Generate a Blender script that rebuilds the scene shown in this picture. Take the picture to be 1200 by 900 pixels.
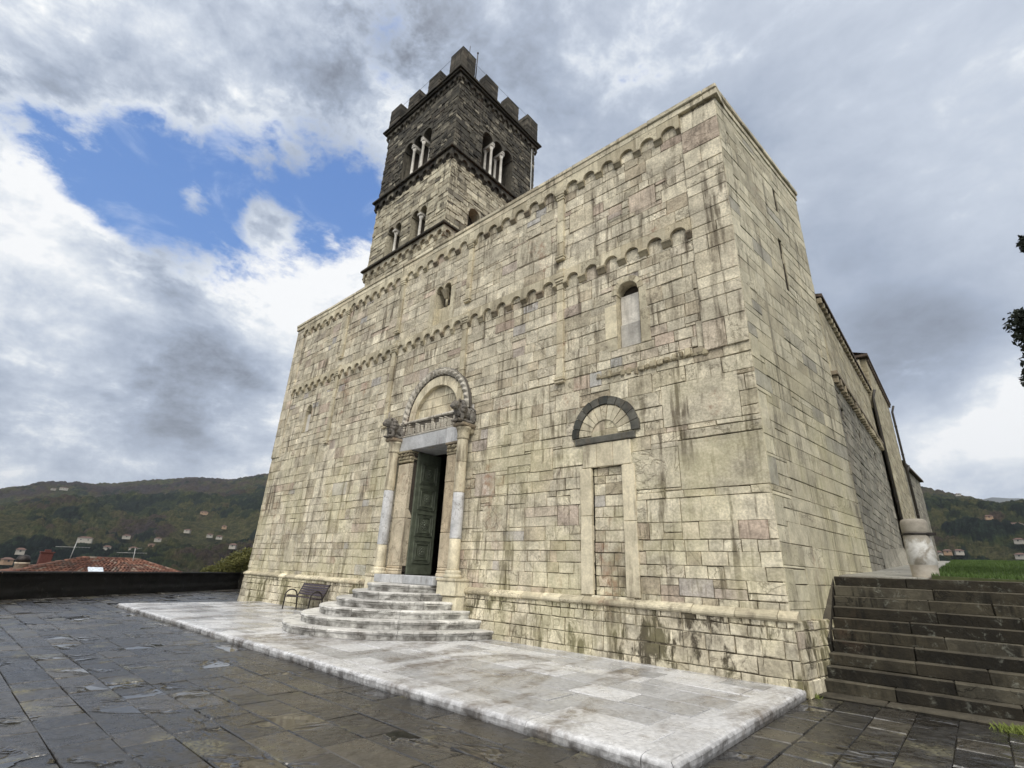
import bpy, bmesh, math, random
import numpy as np
from mathutils import Vector, Matrix, noise as mnoise
R=math.radians
rng=random.Random(7)
for o in list(bpy.data.objects): bpy.data.objects.remove(o)
sc=bpy.context.scene
COL=sc.collection

# ------------------------------------------------------------------ camera
F=576.0; YAW=-.73385; PIT=.36411; ROLL=.042695
CAM=Vector((2.519,-10.228,1.6))
fwd=Vector((math.sin(YAW)*math.cos(PIT),math.cos(YAW)*math.cos(PIT),math.sin(PIT)))
r0=Vector((math.cos(YAW),-math.sin(YAW),0)); u0=r0.cross(fwd)
rv=r0*math.cos(ROLL)+u0*math.sin(ROLL); uv=-r0*math.sin(ROLL)+u0*math.cos(ROLL)
cd=bpy.data.cameras.new('camera'); cam=bpy.data.objects.new('camera',cd); COL.objects.link(cam)
cam.matrix_world=Matrix(((rv.x,uv.x,-fwd.x,CAM.x),(rv.y,uv.y,-fwd.y,CAM.y),(rv.z,uv.z,-fwd.z,CAM.z),(0,0,0,1)))
cd.sensor_width=36; cd.lens=36*F/1200; cd.clip_start=.05; cd.clip_end=20000
sc.camera=cam
def ray(px,py):
    return (rv*((px-600)/F)-uv*((py-450)/F)+fwd).normalized()

# ------------------------------------------------------------------ node helper
class G:
    def __init__(s,tree): s.t=tree; s.n=tree.nodes; s.l=tree.links
    def node(s,ty,props=None,**ins):
        n=s.n.new(ty)
        for k,v in (props or {}).items(): setattr(n,k,v)
        for k,v in ins.items():
            key=int(k[1:]) if k[0]=='i' and k[1:].isdigit() else k.replace('_',' ')
            s.set(n.inputs[key],v)
        return n
    def set(s,sock,v):
        if isinstance(v,bpy.types.NodeSocket): s.l.new(v,sock)
        elif isinstance(v,bpy.types.Node): s.l.new(v.outputs[0],sock)
        else:
            if isinstance(v,(tuple,list)) and len(v)==3 and sock.type=='RGBA': v=(*v,1)
            sock.default_value=v
    def m(s,op,a,b=None,c=None,clamp=False):
        n=s.n.new('ShaderNodeMath'); n.operation=op; n.use_clamp=clamp
        for i,v in enumerate((a,b,c)):
            if v is not None: s.set(n.inputs[i],v)
        return n.outputs[0]
    def vm(s,op,a,b=None):
        n=s.n.new('ShaderNodeVectorMath'); n.operation=op
        s.set(n.inputs[0],a)
        if b is not None: s.set(n.inputs[1],b)
        return n.outputs['Value'] if op in('DOT_PRODUCT','LENGTH','DISTANCE') else n.outputs[0]
    def noise(s,vec,scale,detail=6,rough=.55,dist=0):
        n=s.node('ShaderNodeTexNoise'); s.set(n.inputs['Vector'],vec)
        n.inputs['Scale'].default_value=scale; n.inputs['Detail'].default_value=detail; n.inputs['Roughness'].default_value=rough; n.inputs['Distortion'].default_value=dist
        return n.outputs[0]
    def ramp(s,v,lo,hi,a=0.,b=1.):   # smooth map range
        n=s.n.new('ShaderNodeMapRange'); n.interpolation_type='SMOOTHSTEP'
        s.set(n.inputs[0],v)
        for i,x in ((1,lo),(2,hi),(3,a),(4,b)): s.set(n.inputs[i],x)
        return n.outputs[0]
    def mix(s,f,a,b,mode='MIX'):
        n=s.n.new('ShaderNodeMix'); n.data_type='RGBA'; n.blend_type=mode
        s.set(n.inputs[0],f); s.set(n.inputs[6],a); s.set(n.inputs[7],b)
        return n.outputs[2]
    def cr(s,f,stops,interp='LINEAR'):
        n=s.n.new('ShaderNodeValToRGB'); s.set(n.inputs[0],f); e=n.color_ramp; e.interpolation=interp
        while len(e.elements)<len(stops): e.elements.new(.5)
        for el,(p,c) in zip(e.elements,stops): el.position=p; el.color=(*c,1)
        return n.outputs[0]
    def scale(s,vec,v): return s.vm('MULTIPLY',vec,v)

# ------------------------------------------------------------------ world
SUN_EL=R(48); SUN_AZ=R(140)      # azimuth clockwise from +Y ; behind the camera, to its right
sdir=Vector((math.sin(SUN_AZ)*math.cos(SUN_EL),math.cos(SUN_AZ)*math.cos(SUN_EL),math.sin(SUN_EL)))
w=bpy.data.worlds.new('World'); sc.world=w; w.use_nodes=True
g=G(w.node_tree); g.n.clear()
out=g.node('ShaderNodeOutputWorld')
sky=g.node('ShaderNodeTexSky',dict(sky_type='NISHITA',sun_disc=False,sun_elevation=SUN_EL,sun_rotation=SUN_AZ,altitude=400))
tc=g.node('ShaderNodeTexCoord'); dirv=g.vm('NORMALIZE',tc.outputs['Generated'])
sep=g.node('ShaderNodeSeparateXYZ'); g.set(sep.inputs[0],dirv); dz=sep.outputs[2]
den=g.m('ADD',g.m('MAXIMUM',dz,0.0),.18)
px_=g.m('DIVIDE',sep.outputs[0],den); py_=g.m('DIVIDE',sep.outputs[1],den)
cmb=g.node('ShaderNodeCombineXYZ'); g.set(cmb.inputs[0],px_); g.set(cmb.inputs[1],py_); cl=cmb.outputs[0]
n1=g.noise(cl,.62,9,.52,.35)       # large masses
dst=g.scale(dirv,(1.,1.,1.65))
wv=g.node('ShaderNodeTexNoise',i0=dst); wv.inputs['Scale'].default_value=2.5; wv.inputs['Detail'].default_value=4
dw=g.vm('ADD',dst,g.scale(g.vm('SUBTRACT',wv.outputs['Color'],(.5,.5,.5)),(.13,.13,.13)))
nd=g.noise(dw,3.0,12,.60,.0)       # layered masses
nf=g.noise(dw,8.0,12,.64,.0)       # puffs
nx=g.noise(g.vm('ADD',dw,(3.,8.,1.)),19.,9,.62,.0)
def blob(px,py,rad,soft=.5):      # region of sky round a direction
    d=ray(px,py); c=g.vm('DOT_PRODUCT',dirv,tuple(d))
    ang=g.m('ARCCOSINE',g.m('MINIMUM',c,.99999))
    return g.ramp(ang,R(rad),R(rad*soft),0.,1.)
hole=g.m('MULTIPLY',blob(110,215,10,.0),.85)
for amt,a in ((1.,(190,220,12,.0)),(1.,(265,240,14,.0)),(1.,(340,240,13,.0)),(1.,(400,225,12,.0)),(.75,(310,275,9,.0)),(.75,(60,185,9,.0)),(.72,(455,40,9,.0)),(.74,(380,185,11,.0))):
    hole=g.m('MAXIMUM',hole,g.m('MULTIPLY',blob(*a),amt))
hole=g.m('SUBTRACT',hole,g.m('MULTIPLY',blob(225,228,2.6,.0),.34))
hole=g.m('SUBTRACT',hole,g.m('MULTIPLY',blob(312,262,3.6,.0),.42))
hole=g.m('SUBTRACT',hole,g.m('MULTIPLY',blob(20,250,8,.0),.6))
hh=g.m('ADD',hole,g.m('MULTIPLY',g.m('SUBTRACT',nd,.5),1.45))
hh=g.m('ADD',hh,g.m('MULTIPLY',g.m('SUBTRACT',nf,.5),1.25))
hh=g.m('ADD',hh,g.m('MULTIPLY',g.m('SUBTRACT',nx,.5),.50))
blue=g.ramp(hh,.33,.66)
rim=g.ramp(hh,.05,.42,0.,.16)      # cloud thins and brightens towards the opening
shade=g.m('ADD',g.m('MULTIPLY',g.m('SUBTRACT',nd,.5),1.5),g.m('MULTIPLY',g.m('SUBTRACT',n1,.5),.7))
shade=g.m('ADD',shade,g.m('MULTIPLY',g.m('SUBTRACT',nf,.5),1.0))
shade=g.m('ADD',shade,g.m('MULTIPLY',g.m('SUBTRACT',nx,.5),.42))
calm=g.m('SUBTRACT',1.,g.m('MULTIPLY',blob(1000,150,44,.3),.72))
shade=g.m('ADD',g.m('MULTIPLY',shade,calm),rim)
base=.645
def addb(s,amt,*a): return g.m('ADD',s,g.m('MULTIPLY',blob(*a),amt))
br=g.m('ADD',shade,base)
for amt,a in ((.44,(370,335,14,.0)),(.34,(60,235,9,.1)),(.14,(150,330,12,.0)),(.14,(20,330,16,.1)),(.12,(130,60,16,.1)),(.16,(640,330,17,.1)),(-.30,(165,290,7,.1)),(-.12,(60,490,14,.1)),(-.10,(200,540,14,.1)),
              (-.24,(240,430,10,.1)),(-.06,(950,60,40,.2)),(-.27,(1080,425,10,.1)),(-.08,(1010,330,12,.2)),(.20,(1120,515,9,.1)),(.22,(1190,470,7,.0)),(-.12,(1150,550,5,.0)),(-.15,(1130,475,4,.0)),(.16,(1180,560,10,.2)),(-.10,(10,120,17,.1)),(.08,(900,20,20,.1)),(-.06,(600,50,16,.1)),(.12,(1180,150,20,.1)),(-.05,(800,120,25,.0))):
    br=addb(br,amt,*a)
ccol=g.cr(br,[(0.,(.10,.12,.155)),(.25,(.20,.23,.29)),(.5,(.36,.42,.53)),(.70,(.54,.60,.70)),(.88,(.76,.80,.85)),(1.,(.93,.94,.95))])
bluec=g.cr(dz,[(0.,(.42,.60,.88)),(.35,(.16,.38,.90)),(.8,(.12,.29,.76))])
skyc=g.mix(.6,g.mix(1.,g.node('ShaderNodeVectorMath',dict(operation='SCALE'),i0=sky.outputs[0],Scale=.09).outputs[0],(1,1,1),'MULTIPLY'),bluec)
cc=g.mix(blue,ccol,skyc)
# thin wisps inside the blue
wis=g.ramp(g.noise(g.scale(dirv,(1.,1.,2.2)),4.6,8,.62,.8),.50,.78,0.,.55)
cc=g.mix(g.m('MULTIPLY',wis,blue),cc,(.80,.86,.95))
# broad glow round the sun, added to the sky behind the camera to brighten the facade
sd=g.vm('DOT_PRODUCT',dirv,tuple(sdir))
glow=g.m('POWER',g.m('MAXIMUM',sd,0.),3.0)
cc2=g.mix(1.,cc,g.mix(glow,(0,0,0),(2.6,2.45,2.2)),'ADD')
low=g.ramp(dz,-.02,.0)
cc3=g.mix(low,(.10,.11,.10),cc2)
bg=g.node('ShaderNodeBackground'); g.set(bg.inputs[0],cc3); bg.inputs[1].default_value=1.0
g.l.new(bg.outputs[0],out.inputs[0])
sl=bpy.data.lights.new('sun','SUN'); sl.energy=1.3; sl.angle=R(14); sl.color=(1,.96,.88)
so=bpy.data.objects.new('sun',sl); COL.objects.link(so); so.rotation_euler=sdir.to_track_quat('Z','Y').to_euler()
vs=sc.view_settings; vs.view_transform='Standard'; vs.look='None'; vs.exposure=0.12; vs.gamma=1

# ------------------------------------------------------------------ mesh helper
class MB:
    def __init__(s): s.v=[]; s.f=[]; s.c=[]; s.sm=[]
    def add(s,vs,fs,c=None,smooth=False):
        b=len(s.v); s.v+= [tuple(p) for p in vs]
        if c is None: c=(rng.random(),rng.random(),rng.random())
        for f in fs: s.f.append(tuple(b+i for i in f)); s.c.append(c); s.sm.append(smooth)
    def box(s,x0,x1,y0,y1,z0,z1,b=.0,j=0.,c=None,M=None):
        """box, chamfered by b, corners jittered by j"""
        def J(): return rng.uniform(-j,j) if j else 0
        cs={}
        for i in (0,1):
            for k in (0,1):
                for l in (0,1): cs[i,k,l]=Vector(((x0,x1)[i]+J(),(y0,y1)[k]+J(),(z0,z1)[l]+J()))
        if b<=0:
            vs=[cs[i,k,l] for i in (0,1) for k in (0,1) for l in (0,1)]
            fs=[(0,1,3,2),(4,6,7,5),(0,4,5,1),(2,3,7,6),(0,2,6,4),(1,5,7,3)]
        else:
            vs=[];ix={}
            for key,p in cs.items():
                for ax in range(3):
                    q=p.copy()
                    for a2 in range(3):
                        if a2!=ax: q[a2]+= b if key[a2]==0 else -b
                    ix[key,ax]=len(vs); vs.append(q)
            fs=[]
            for ax in range(3):
                a,bb=[q for q in range(3) if q!=ax]
                for sd_ in (0,1):
                    lp=[]
                    for (m_,n_) in ((0,0),(1,0),(1,1),(0,1)):
                        k=[0,0,0];k[ax]=sd_;k[a]=m_;k[bb]=n_; lp.append(ix[tuple(k),ax])
                    fs.append(tuple(lp) if (sd_==1)^(ax==1) else tuple(reversed(lp)))
            for ax in range(3):   # edges along ax
                a,bb=[q for q in range(3) if q!=ax]
                for m_ in (0,1):
                    for n_ in (0,1):
                        k0=[0,0,0];k0[a]=m_;k0[bb]=n_;k1=list(k0);k1[ax]=1
                        k0=tuple(k0);k1=tuple(k1)
                        fs.append((ix[k0,a],ix[k1,a],ix[k1,bb],ix[k0,bb]))
            for key in cs: fs.append((ix[key,0],ix[key,1],ix[key,2]))
        if M is not None: vs=[M@p for p in vs]
        s.add(vs,fs,c)
    def lathe(s,cx,cy,prof,n=20,c=None,M=None,arc=(0,2*math.pi),smooth=True):
        full=abs(arc[1]-arc[0]-2*math.pi)<1e-6
        N=n if full else n+1; vs=[]
        for (r,z) in prof:
            for i in range(N):
                a=arc[0]+(arc[1]-arc[0])*i/n; vs.append(Vector((cx+r*math.cos(a),cy+r*math.sin(a),z)))
        fs=[]
        for k in range(len(prof)-1):
            for i in range(n):
                j=(i+1)%N if full else i+1
                fs.append((k*N+i,k*N+j,(k+1)*N+j,(k+1)*N+i))
        if full: fs.append(tuple(range(N))[::-1]); fs.append(tuple((len(prof)-1)*N+i for i in range(N)))
        if M is not None: vs=[M@p for p in vs]
        s.add(vs,fs,c,smooth)
    def tube(s,pts,r,n=8,c=None,cap=True):
        pts=[Vector(p) for p in pts]; vs=[];fs=[]
        rr=r if isinstance(r,(list,tuple)) else [r]*len(pts)
        for i,p in enumerate(pts):
            t=(pts[min(i+1,len(pts)-1)]-pts[max(i-1,0)]).normalized()
            a=t.orthogonal().normalized() if i==0 else (a-t*a.dot(t)).normalized()
            b=t.cross(a)
            for k in range(n):
                an=2*math.pi*k/n; vs.append(p+(a*math.cos(an)+b*math.sin(an))*rr[i])
        for i in range(len(pts)-1):
            for k in range(n): fs.append((i*n+k,i*n+(k+1)%n,(i+1)*n+(k+1)%n,(i+1)*n+k))
        if cap: fs.append(tuple(range(n))[::-1]); fs.append(tuple((len(pts)-1)*n+k for k in range(n)))
        s.add(vs,fs,c,True)
    def ball(s,cx,cy,cz,rx,ry,rz,n=10,c=None,M=None):
        vs=[];fs=[]
        for i in range(n+1):
            th=math.pi*i/n
            for k in range(2*n):
                ph=math.pi*k/n; vs.append(Vector((cx+rx*math.sin(th)*math.cos(ph),cy+ry*math.sin(th)*math.sin(ph),cz+rz*math.cos(th))))
        for i in range(n):
            for k in range(2*n): fs.append((i*2*n+k,(i+1)*2*n+k,(i+1)*2*n+(k+1)%(2*n),i*2*n+(k+1)%(2*n)))
        if M is not None: vs=[M@p for p in vs]
        s.add(vs,fs,c,True)
    def build(s,name,mat,parent=None,fixn=False):
        me=bpy.data.meshes.new(name)
        off=parent.matrix_world.translation if False else (PLOC.get(parent.name,Vector((0,0,0))) if parent else Vector((0,0,0)))
        va=np.array(s.v,dtype=np.float64)-np.array(off)
        me.from_pydata(va.tolist(),[],s.f)
        ca=me.color_attributes.new('tone','FLOAT_COLOR','CORNER')
        cnt=np.array([len(f) for f in s.f]); arr=np.repeat(np.array([(*c,1.) for c in s.c],dtype=np.float32),cnt,axis=0)
        ca.data.foreach_set('color',arr.ravel())
        me.polygons.foreach_set('use_smooth',np.array(s.sm,dtype=bool))
        if fixn:
            bm=bmesh.new(); bm.from_mesh(me); bmesh.ops.recalc_face_normals(bm,faces=bm.faces); bm.to_mesh(me); bm.free()
        me.update()
        if mat: me.materials.append(mat)
        o=bpy.data.objects.new(name,me); COL.objects.link(o)
        if parent: o.parent=parent; PLOC[o.name]=off
        else: PLOC[o.name]=Vector((0,0,0))
        return o
PLOC={}
def tag(o,label=None,cat=None,group=None,kind=None):
    if label: o['label']=label
    if cat: o['category']=cat
    if group: o['group']=group
    if kind: o['kind']=kind
    return o
def thing(name,loc,label,cat,group=None):
    o=bpy.data.objects.new(name,None); COL.objects.link(o); o.location=loc; o.empty_display_size=.3
    PLOC[o.name]=Vector(loc); return tag(o,label,cat,group)
def arr_mesh(name,verts,faces,mat,tone=None,smooth=True,parent=None):
    me=bpy.data.meshes.new(name); nv=len(verts); nf_=len(faces); k=faces.shape[1]
    me.vertices.add(nv); me.vertices.foreach_set('co',np.asarray(verts,dtype=np.float32).ravel())
    me.loops.add(nf_*k); me.loops.foreach_set('vertex_index',np.asarray(faces,dtype=np.int32).ravel())
    me.polygons.add(nf_); me.polygons.foreach_set('loop_start',np.arange(0,nf_*k,k,dtype=np.int32))
    try: me.polygons.foreach_set('loop_total',np.full(nf_,k,dtype=np.int32))
    except Exception: pass
    me.polygons.foreach_set('use_smooth',np.full(nf_,smooth,dtype=bool))
    me.update(calc_edges=True)
    if tone is not None:
        ca=me.color_attributes.new('tone','FLOAT_COLOR','POINT'); ca.data.foreach_set('color',np.asarray(tone,dtype=np.float32).ravel())
    me.materials.append(mat); o=bpy.data.objects.new(name,me); COL.objects.link(o)
    if parent: o.parent=parent
    return o

# ------------------------------------------------------------------ materials
def newmat(name):
    m=bpy.data.materials.new(name); m.use_nodes=True; gg=G(m.node_tree)
    b=gg.n['Principled BSDF']; return m,gg,b
def stone(name,stops,streak=.6,streakcol=(.10,.08,.055),rust=.5,grime=.0,rough=.85,bump=.5,val=1.,fine=1.,lichen=0.,mott=.5,riser=0.,tv=.40,top=0.):
    m,q,b=newmat(name)
    geo=q.node('ShaderNodeNewGeometry'); P=geo.outputs['Position']
    at=q.node('ShaderNodeAttribute',dict(attribute_name='tone')); sp=q.node('ShaderNodeSeparateColor'); q.set(sp.inputs[0],at.outputs['Color'])
    r_,g_,b_=sp.outputs[0],sp.outputs[1],sp.outputs[2]
    big=q.noise(P,.35,5,.6); med=q.noise(P,2.3,8,.62,.4); fin=q.noise(P,19,6,.65); 
    c=q.cr(r_,stops)
    # per stone lightness + veining
    v=q.m('ADD',q.m('MULTIPLY',g_,tv),1-tv/2)
    v=q.m('MULTIPLY',v,q.ramp(med,.25,.75,1-.42*mott*1.2,1+.32*mott))
    v=q.m('MULTIPLY',v,q.ramp(fin,.3,.7,1-.13*fine,1+.10*fine))
    v=q.m('MULTIPLY',v,q.ramp(big,.3,.7,.90,1.08))
    c=q.mix(1.,c,q.node('ShaderNodeCombineXYZ',i0=v,i1=v,i2=v).outputs[0],'MULTIPLY')
    # dark veins following each stone's own offset
    off=q.node('ShaderNodeCombineXYZ',i0=q.m('MULTIPLY',r_,31.),i1=q.m('MULTIPLY',g_,17.),i2=q.m('MULTIPLY',b_,23.)).outputs[0]
    Pv=q.vm('ADD',P,off)
    vein=q.m('ABSOLUTE',q.m('SUBTRACT',q.noise(Pv,1.5,6,.6,1.1),.5))
    vm_=q.m('MULTIPLY',q.ramp(vein,.018,.0),q.ramp(b_,.45,.8,0.,.6))
    c=q.mix(vm_,c,streakcol)
    # rust/iron staining
    if rust:
        rm=q.m('MULTIPLY',q.ramp(q.noise(q.scale(P,(1.,1.,.55)),.75,7,.62),.56,.70),q.ramp(q.noise(P,5,6,.7),.42,.62,0.,rust))
        c=q.mix(rm,c,(.23,.12,.075))
    # rain streaks: stretched down
    Ps=q.scale(P,(1.,1.,.10)); st=q.noise(Ps,3.4,7,.62,.25); st2=q.noise(Ps,11,5,.6)
    sm=q.m('MULTIPLY',q.ramp(q.m('ADD',st,q.m('MULTIPLY',q.m('SUBTRACT',st2,.5),.6)),.48,.68),q.ramp(q.noise(P,.8,6,.65),.36,.58))
    c=q.mix(q.m('MULTIPLY',sm,streak),c,streakcol)
    if grime:
        sz=q.node('ShaderNodeSeparateXYZ',i0=P)
        z=sz.outputs[2]
        gm=q.ramp(q.m('ADD',q.noise(q.scale(P,(1.,1.,.28)),4.2,9,.7,.5),q.m('MULTIPLY',q.m('SUBTRACT',q.noise(P,1.1,3),.5),.6)),.50,.62)
        gm=q.m('MULTIPLY',gm,q.ramp(z,1.25,1.0,0.,grime))
        c=q.mix(gm,c,(.05,.04,.028))
        # pale green-yellow lichen film on the lower third
        lf=q.m('MULTIPLY',q.ramp(q.noise(P,.55,6,.6),.40,.62),q.ramp(z,7.5,4.0,0.,.26))
        c=q.mix(lf,c,(.50,.47,.24))
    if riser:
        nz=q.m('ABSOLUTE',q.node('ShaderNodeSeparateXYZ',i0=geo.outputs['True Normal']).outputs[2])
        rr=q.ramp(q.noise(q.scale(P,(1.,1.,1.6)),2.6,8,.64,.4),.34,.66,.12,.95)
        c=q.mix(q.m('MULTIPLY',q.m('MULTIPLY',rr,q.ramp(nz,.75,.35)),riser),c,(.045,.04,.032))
    if lichen:
        lm=q.ramp(q.noise(P,7.,9,.76,.5),.53,.68,0.,lichen)
        lm=q.m('MULTIPLY',lm,q.ramp(q.noise(P,1.3,3),.42,.6))
        c=q.mix(lm,c,(.30,.31,.26))
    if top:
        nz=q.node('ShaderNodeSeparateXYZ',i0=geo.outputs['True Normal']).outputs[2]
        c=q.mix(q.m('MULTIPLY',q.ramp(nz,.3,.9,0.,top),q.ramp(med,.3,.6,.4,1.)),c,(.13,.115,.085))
    if val!=1.: c=q.mix(1.,c,(val,val,val),'MULTIPLY')
    q.set(b.inputs['Base Color'],c)
    q.set(b.inputs['Roughness'],q.ramp(med,.3,.7,rough-.08,min(1,rough+.08)))
    hgt=q.m('ADD',q.m('MULTIPLY',fin,.35),q.m('MULTIPLY',q.noise(P,6,8,.7,.3),.9))
    hgt=q.m('SUBTRACT',hgt,q.m('MULTIPLY',vm_,.5))
    bp=q.node('ShaderNodeBump',Strength=bump,Distance=.02,Height=hgt); q.set(b.inputs['Normal'],bp.outputs[0])
    b.inputs['Specular IOR Level'].default_value=.25
    return m
CREAM=[(0,(.42,.36,.265)),(.10,(.50,.445,.33)),(.30,(.56,.505,.385)),(.50,(.53,.48,.37)),(.66,(.60,.545,.415)),(.80,(.63,.575,.445)),(.91,(.52,.465,.365)),(.97,(.47,.38,.30)),(1,(.43,.415,.385))]
M_front=stone('weathered_cream_limestone',CREAM,streak=.88,rust=.8,grime=.97,mott=.75,bump=1.,tv=.26,fine=1.9)
M_mortar,q_,b_=newmat('uneven_joint_mortar')
P_=q_.node('ShaderNodeNewGeometry').outputs['Position']
q_.set(b_.inputs['Base Color'],q_.mix(q_.ramp(q_.m('ADD',q_.noise(P_,.9,5,.6),q_.m('MULTIPLY',q_.m('SUBTRACT',q_.noise(P_,5,5,.7),.5),.7)),.42,.60),(.085,.068,.045),(.40,.35,.25))); b_.inputs['Roughness'].default_value=.95
M_side=stone('streaked_side_limestone',[(0,(.40,.36,.26)),(.3,(.46,.42,.31)),(.6,(.49,.45,.335)),(.95,(.53,.49,.37)),(1,(.36,.34,.28))],tv=.22,streak=.85,rust=.35,grime=.3,streakcol=(.12,.105,.08))
M_aisle=stone('grey_brown_aisle_stone',[(0,(.19,.18,.15)),(.5,(.25,.235,.19)),(1,(.29,.27,.22))],streak=.5,rust=.2)
M_plaster=stone('ochre_grey_rear_masonry',[(0,(.33,.29,.20)),(.5,(.37,.33,.23)),(1,(.42,.38,.28))],streak=.5,rust=.2)
M_trim=stone('carved_cream_trim',[(0,(.48,.42,.30)),(.5,(.55,.495,.365)),(1,(.61,.56,.42))],streak=.75,rust=.6)
M_arcade=stone('arcade_limestone',[(0,(.44,.385,.27)),(.5,(.52,.465,.335)),(1,(.58,.525,.385))],streak=.5,rust=.6)
M_corbel=stone('sooty_corbel_stone',[(0,(.22,.18,.13)),(.5,(.31,.27,.18)),(1,(.42,.37,.26))],streak=.6,rust=.7,bump=1.)
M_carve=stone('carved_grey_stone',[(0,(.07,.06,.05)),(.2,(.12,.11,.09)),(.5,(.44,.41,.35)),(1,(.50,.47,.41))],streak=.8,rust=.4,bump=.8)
M_lion=stone('blackened_lion_stone',[(0,(.20,.185,.165)),(1,(.30,.28,.25))],streak=.8,rust=.2,bump=1.,lichen=.6)
M_greymarble=stone('grey_blue_marble',[(0,(.38,.39,.40)),(1,(.46,.46,.46))],streak=.45,rust=.1,bump=.25)
M_serp=stone('dark_green_grey_stone',[(0,(.040,.043,.038)),(.5,(.075,.078,.07)),(1,(.14,.135,.115))],streak=.6,rust=.3,mott=1.,bump=1.)
M_brownjamb=stone('honey_brown_jamb_stone',[(0,(.44,.36,.25)),(.5,(.50,.42,.30)),(1,(.54,.47,.35))],streak=.7,rust=.6,tv=.2)
M_towl=stone('tower_light_stone',[(0,(.20,.18,.135)),(.25,(.38,.34,.25)),(.65,(.50,.455,.34)),(.92,(.56,.515,.39)),(1,(.14,.125,.10))],streak=.75,rust=.3,streakcol=(.06,.05,.035))
M_towd=stone('tower_dark_stone',[(0,(.046,.042,.034)),(.5,(.088,.080,.064)),(.88,(.14,.126,.098)),(1,(.34,.31,.24))],streak=.85,rust=.2,streakcol=(.016,.014,.012),lichen=.25,mott=.9)
M_tblack=stone('black_crusted_stone',[(0,(.03,.027,.022)),(1,(.055,.048,.036))],streak=.5,rust=.2,bump=1.,lichen=.25)
M_column=stone('pale_column_marble',[(0,(.50,.48,.44)),(1,(.60,.57,.51))],streak=.3,rust=.1,bump=.2)
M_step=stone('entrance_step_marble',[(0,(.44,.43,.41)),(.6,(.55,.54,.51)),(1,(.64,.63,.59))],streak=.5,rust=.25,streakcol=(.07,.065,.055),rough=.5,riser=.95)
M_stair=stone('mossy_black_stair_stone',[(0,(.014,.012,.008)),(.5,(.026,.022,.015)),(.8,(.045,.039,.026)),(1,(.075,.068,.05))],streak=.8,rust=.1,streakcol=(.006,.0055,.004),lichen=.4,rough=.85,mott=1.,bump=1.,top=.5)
M_tread=stone('worn_stair_tread',[(0,(.075,.066,.048)),(1,(.15,.13,.10))],streak=.5,rust=.1,rough=.6)
M_parapet=stone('black_lichened_parapet',[(0,(.007,.006,.005)),(.6,(.011,.0095,.007)),(1,(.018,.015,.011))],streak=.7,rust=.0,streakcol=(.004,.004,.003),lichen=.10,bump=1.)
M_pillar=stone('whitewashed_pillar_stone',[(0,(.44,.40,.33)),(1,(.50,.46,.38))],streak=.5,rust=.2)

def simple(name,col,rough=.6,metal=0.,bump=0.,scale=8,var=.25,spec=.5):
    m,q,b=newmat(name); geo=q.node('ShaderNodeNewGeometry'); P=geo.outputs['Position']
    n=q.noise(P,scale,7,.6); v=q.ramp(n,.3,.7,1-var,1+var)
    q.set(b.inputs['Base Color'],q.mix(1.,(*col,1),q.node('ShaderNodeCombineXYZ',i0=v,i1=v,i2=v).outputs[0],'MULTIPLY'))
    b.inputs['Roughness'].default_value=rough; b.inputs['Metallic'].default_value=metal; b.inputs['Specular IOR Level'].default_value=spec
    if bump: q.set(b.inputs['Normal'],q.node('ShaderNodeBump',Strength=bump,Distance=.01,Height=n).outputs[0])
    return m
M_door=simple('green_painted_bronze_door',(.092,.105,.075),.5,.0,.2,5)
M_void=simple('unlit_interior',(.05,.04,.03),.9)  # near-black colour stands in for the unlit depth behind openings
M_iron=simple('dark_iron',(.035,.03,.028),.55,.6)
M_bench=simple('dark_plum_painted_slats',(.045,.032,.040),.42,0,.15,25)
M_pipe=simple('black_downpipe',(.03,.025,.02),.6)
M_eave=simple('old_dark_eave',(.075,.055,.04),.9,0,.5,12,.3)
M_rooft=simple('roof_tiles',(.20,.085,.055),.9,0,.5,30,.5)
M_villaroof=simple('villa_roof_tiles',(.10,.055,.04),.9,0,.3,5,.3)
M_wallh=simple('house_plaster',(.40,.34,.26),.9)
M_housew=simple('pale_villa_plaster',(.31,.29,.25),.9)
M_houseo=simple('ochre_villa_plaster',(.27,.18,.11),.9)
M_glassd=simple('dark_glass',(.03,.035,.04),.15)
M_skylight=simple('skylight_glass',(.55,.6,.65),.08)
M_metal=simple('galvanised_metal',(.35,.35,.34),.45,.7)
M_trunk=simple('bark',(.06,.045,.03),.9,0,.6,20)

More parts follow.
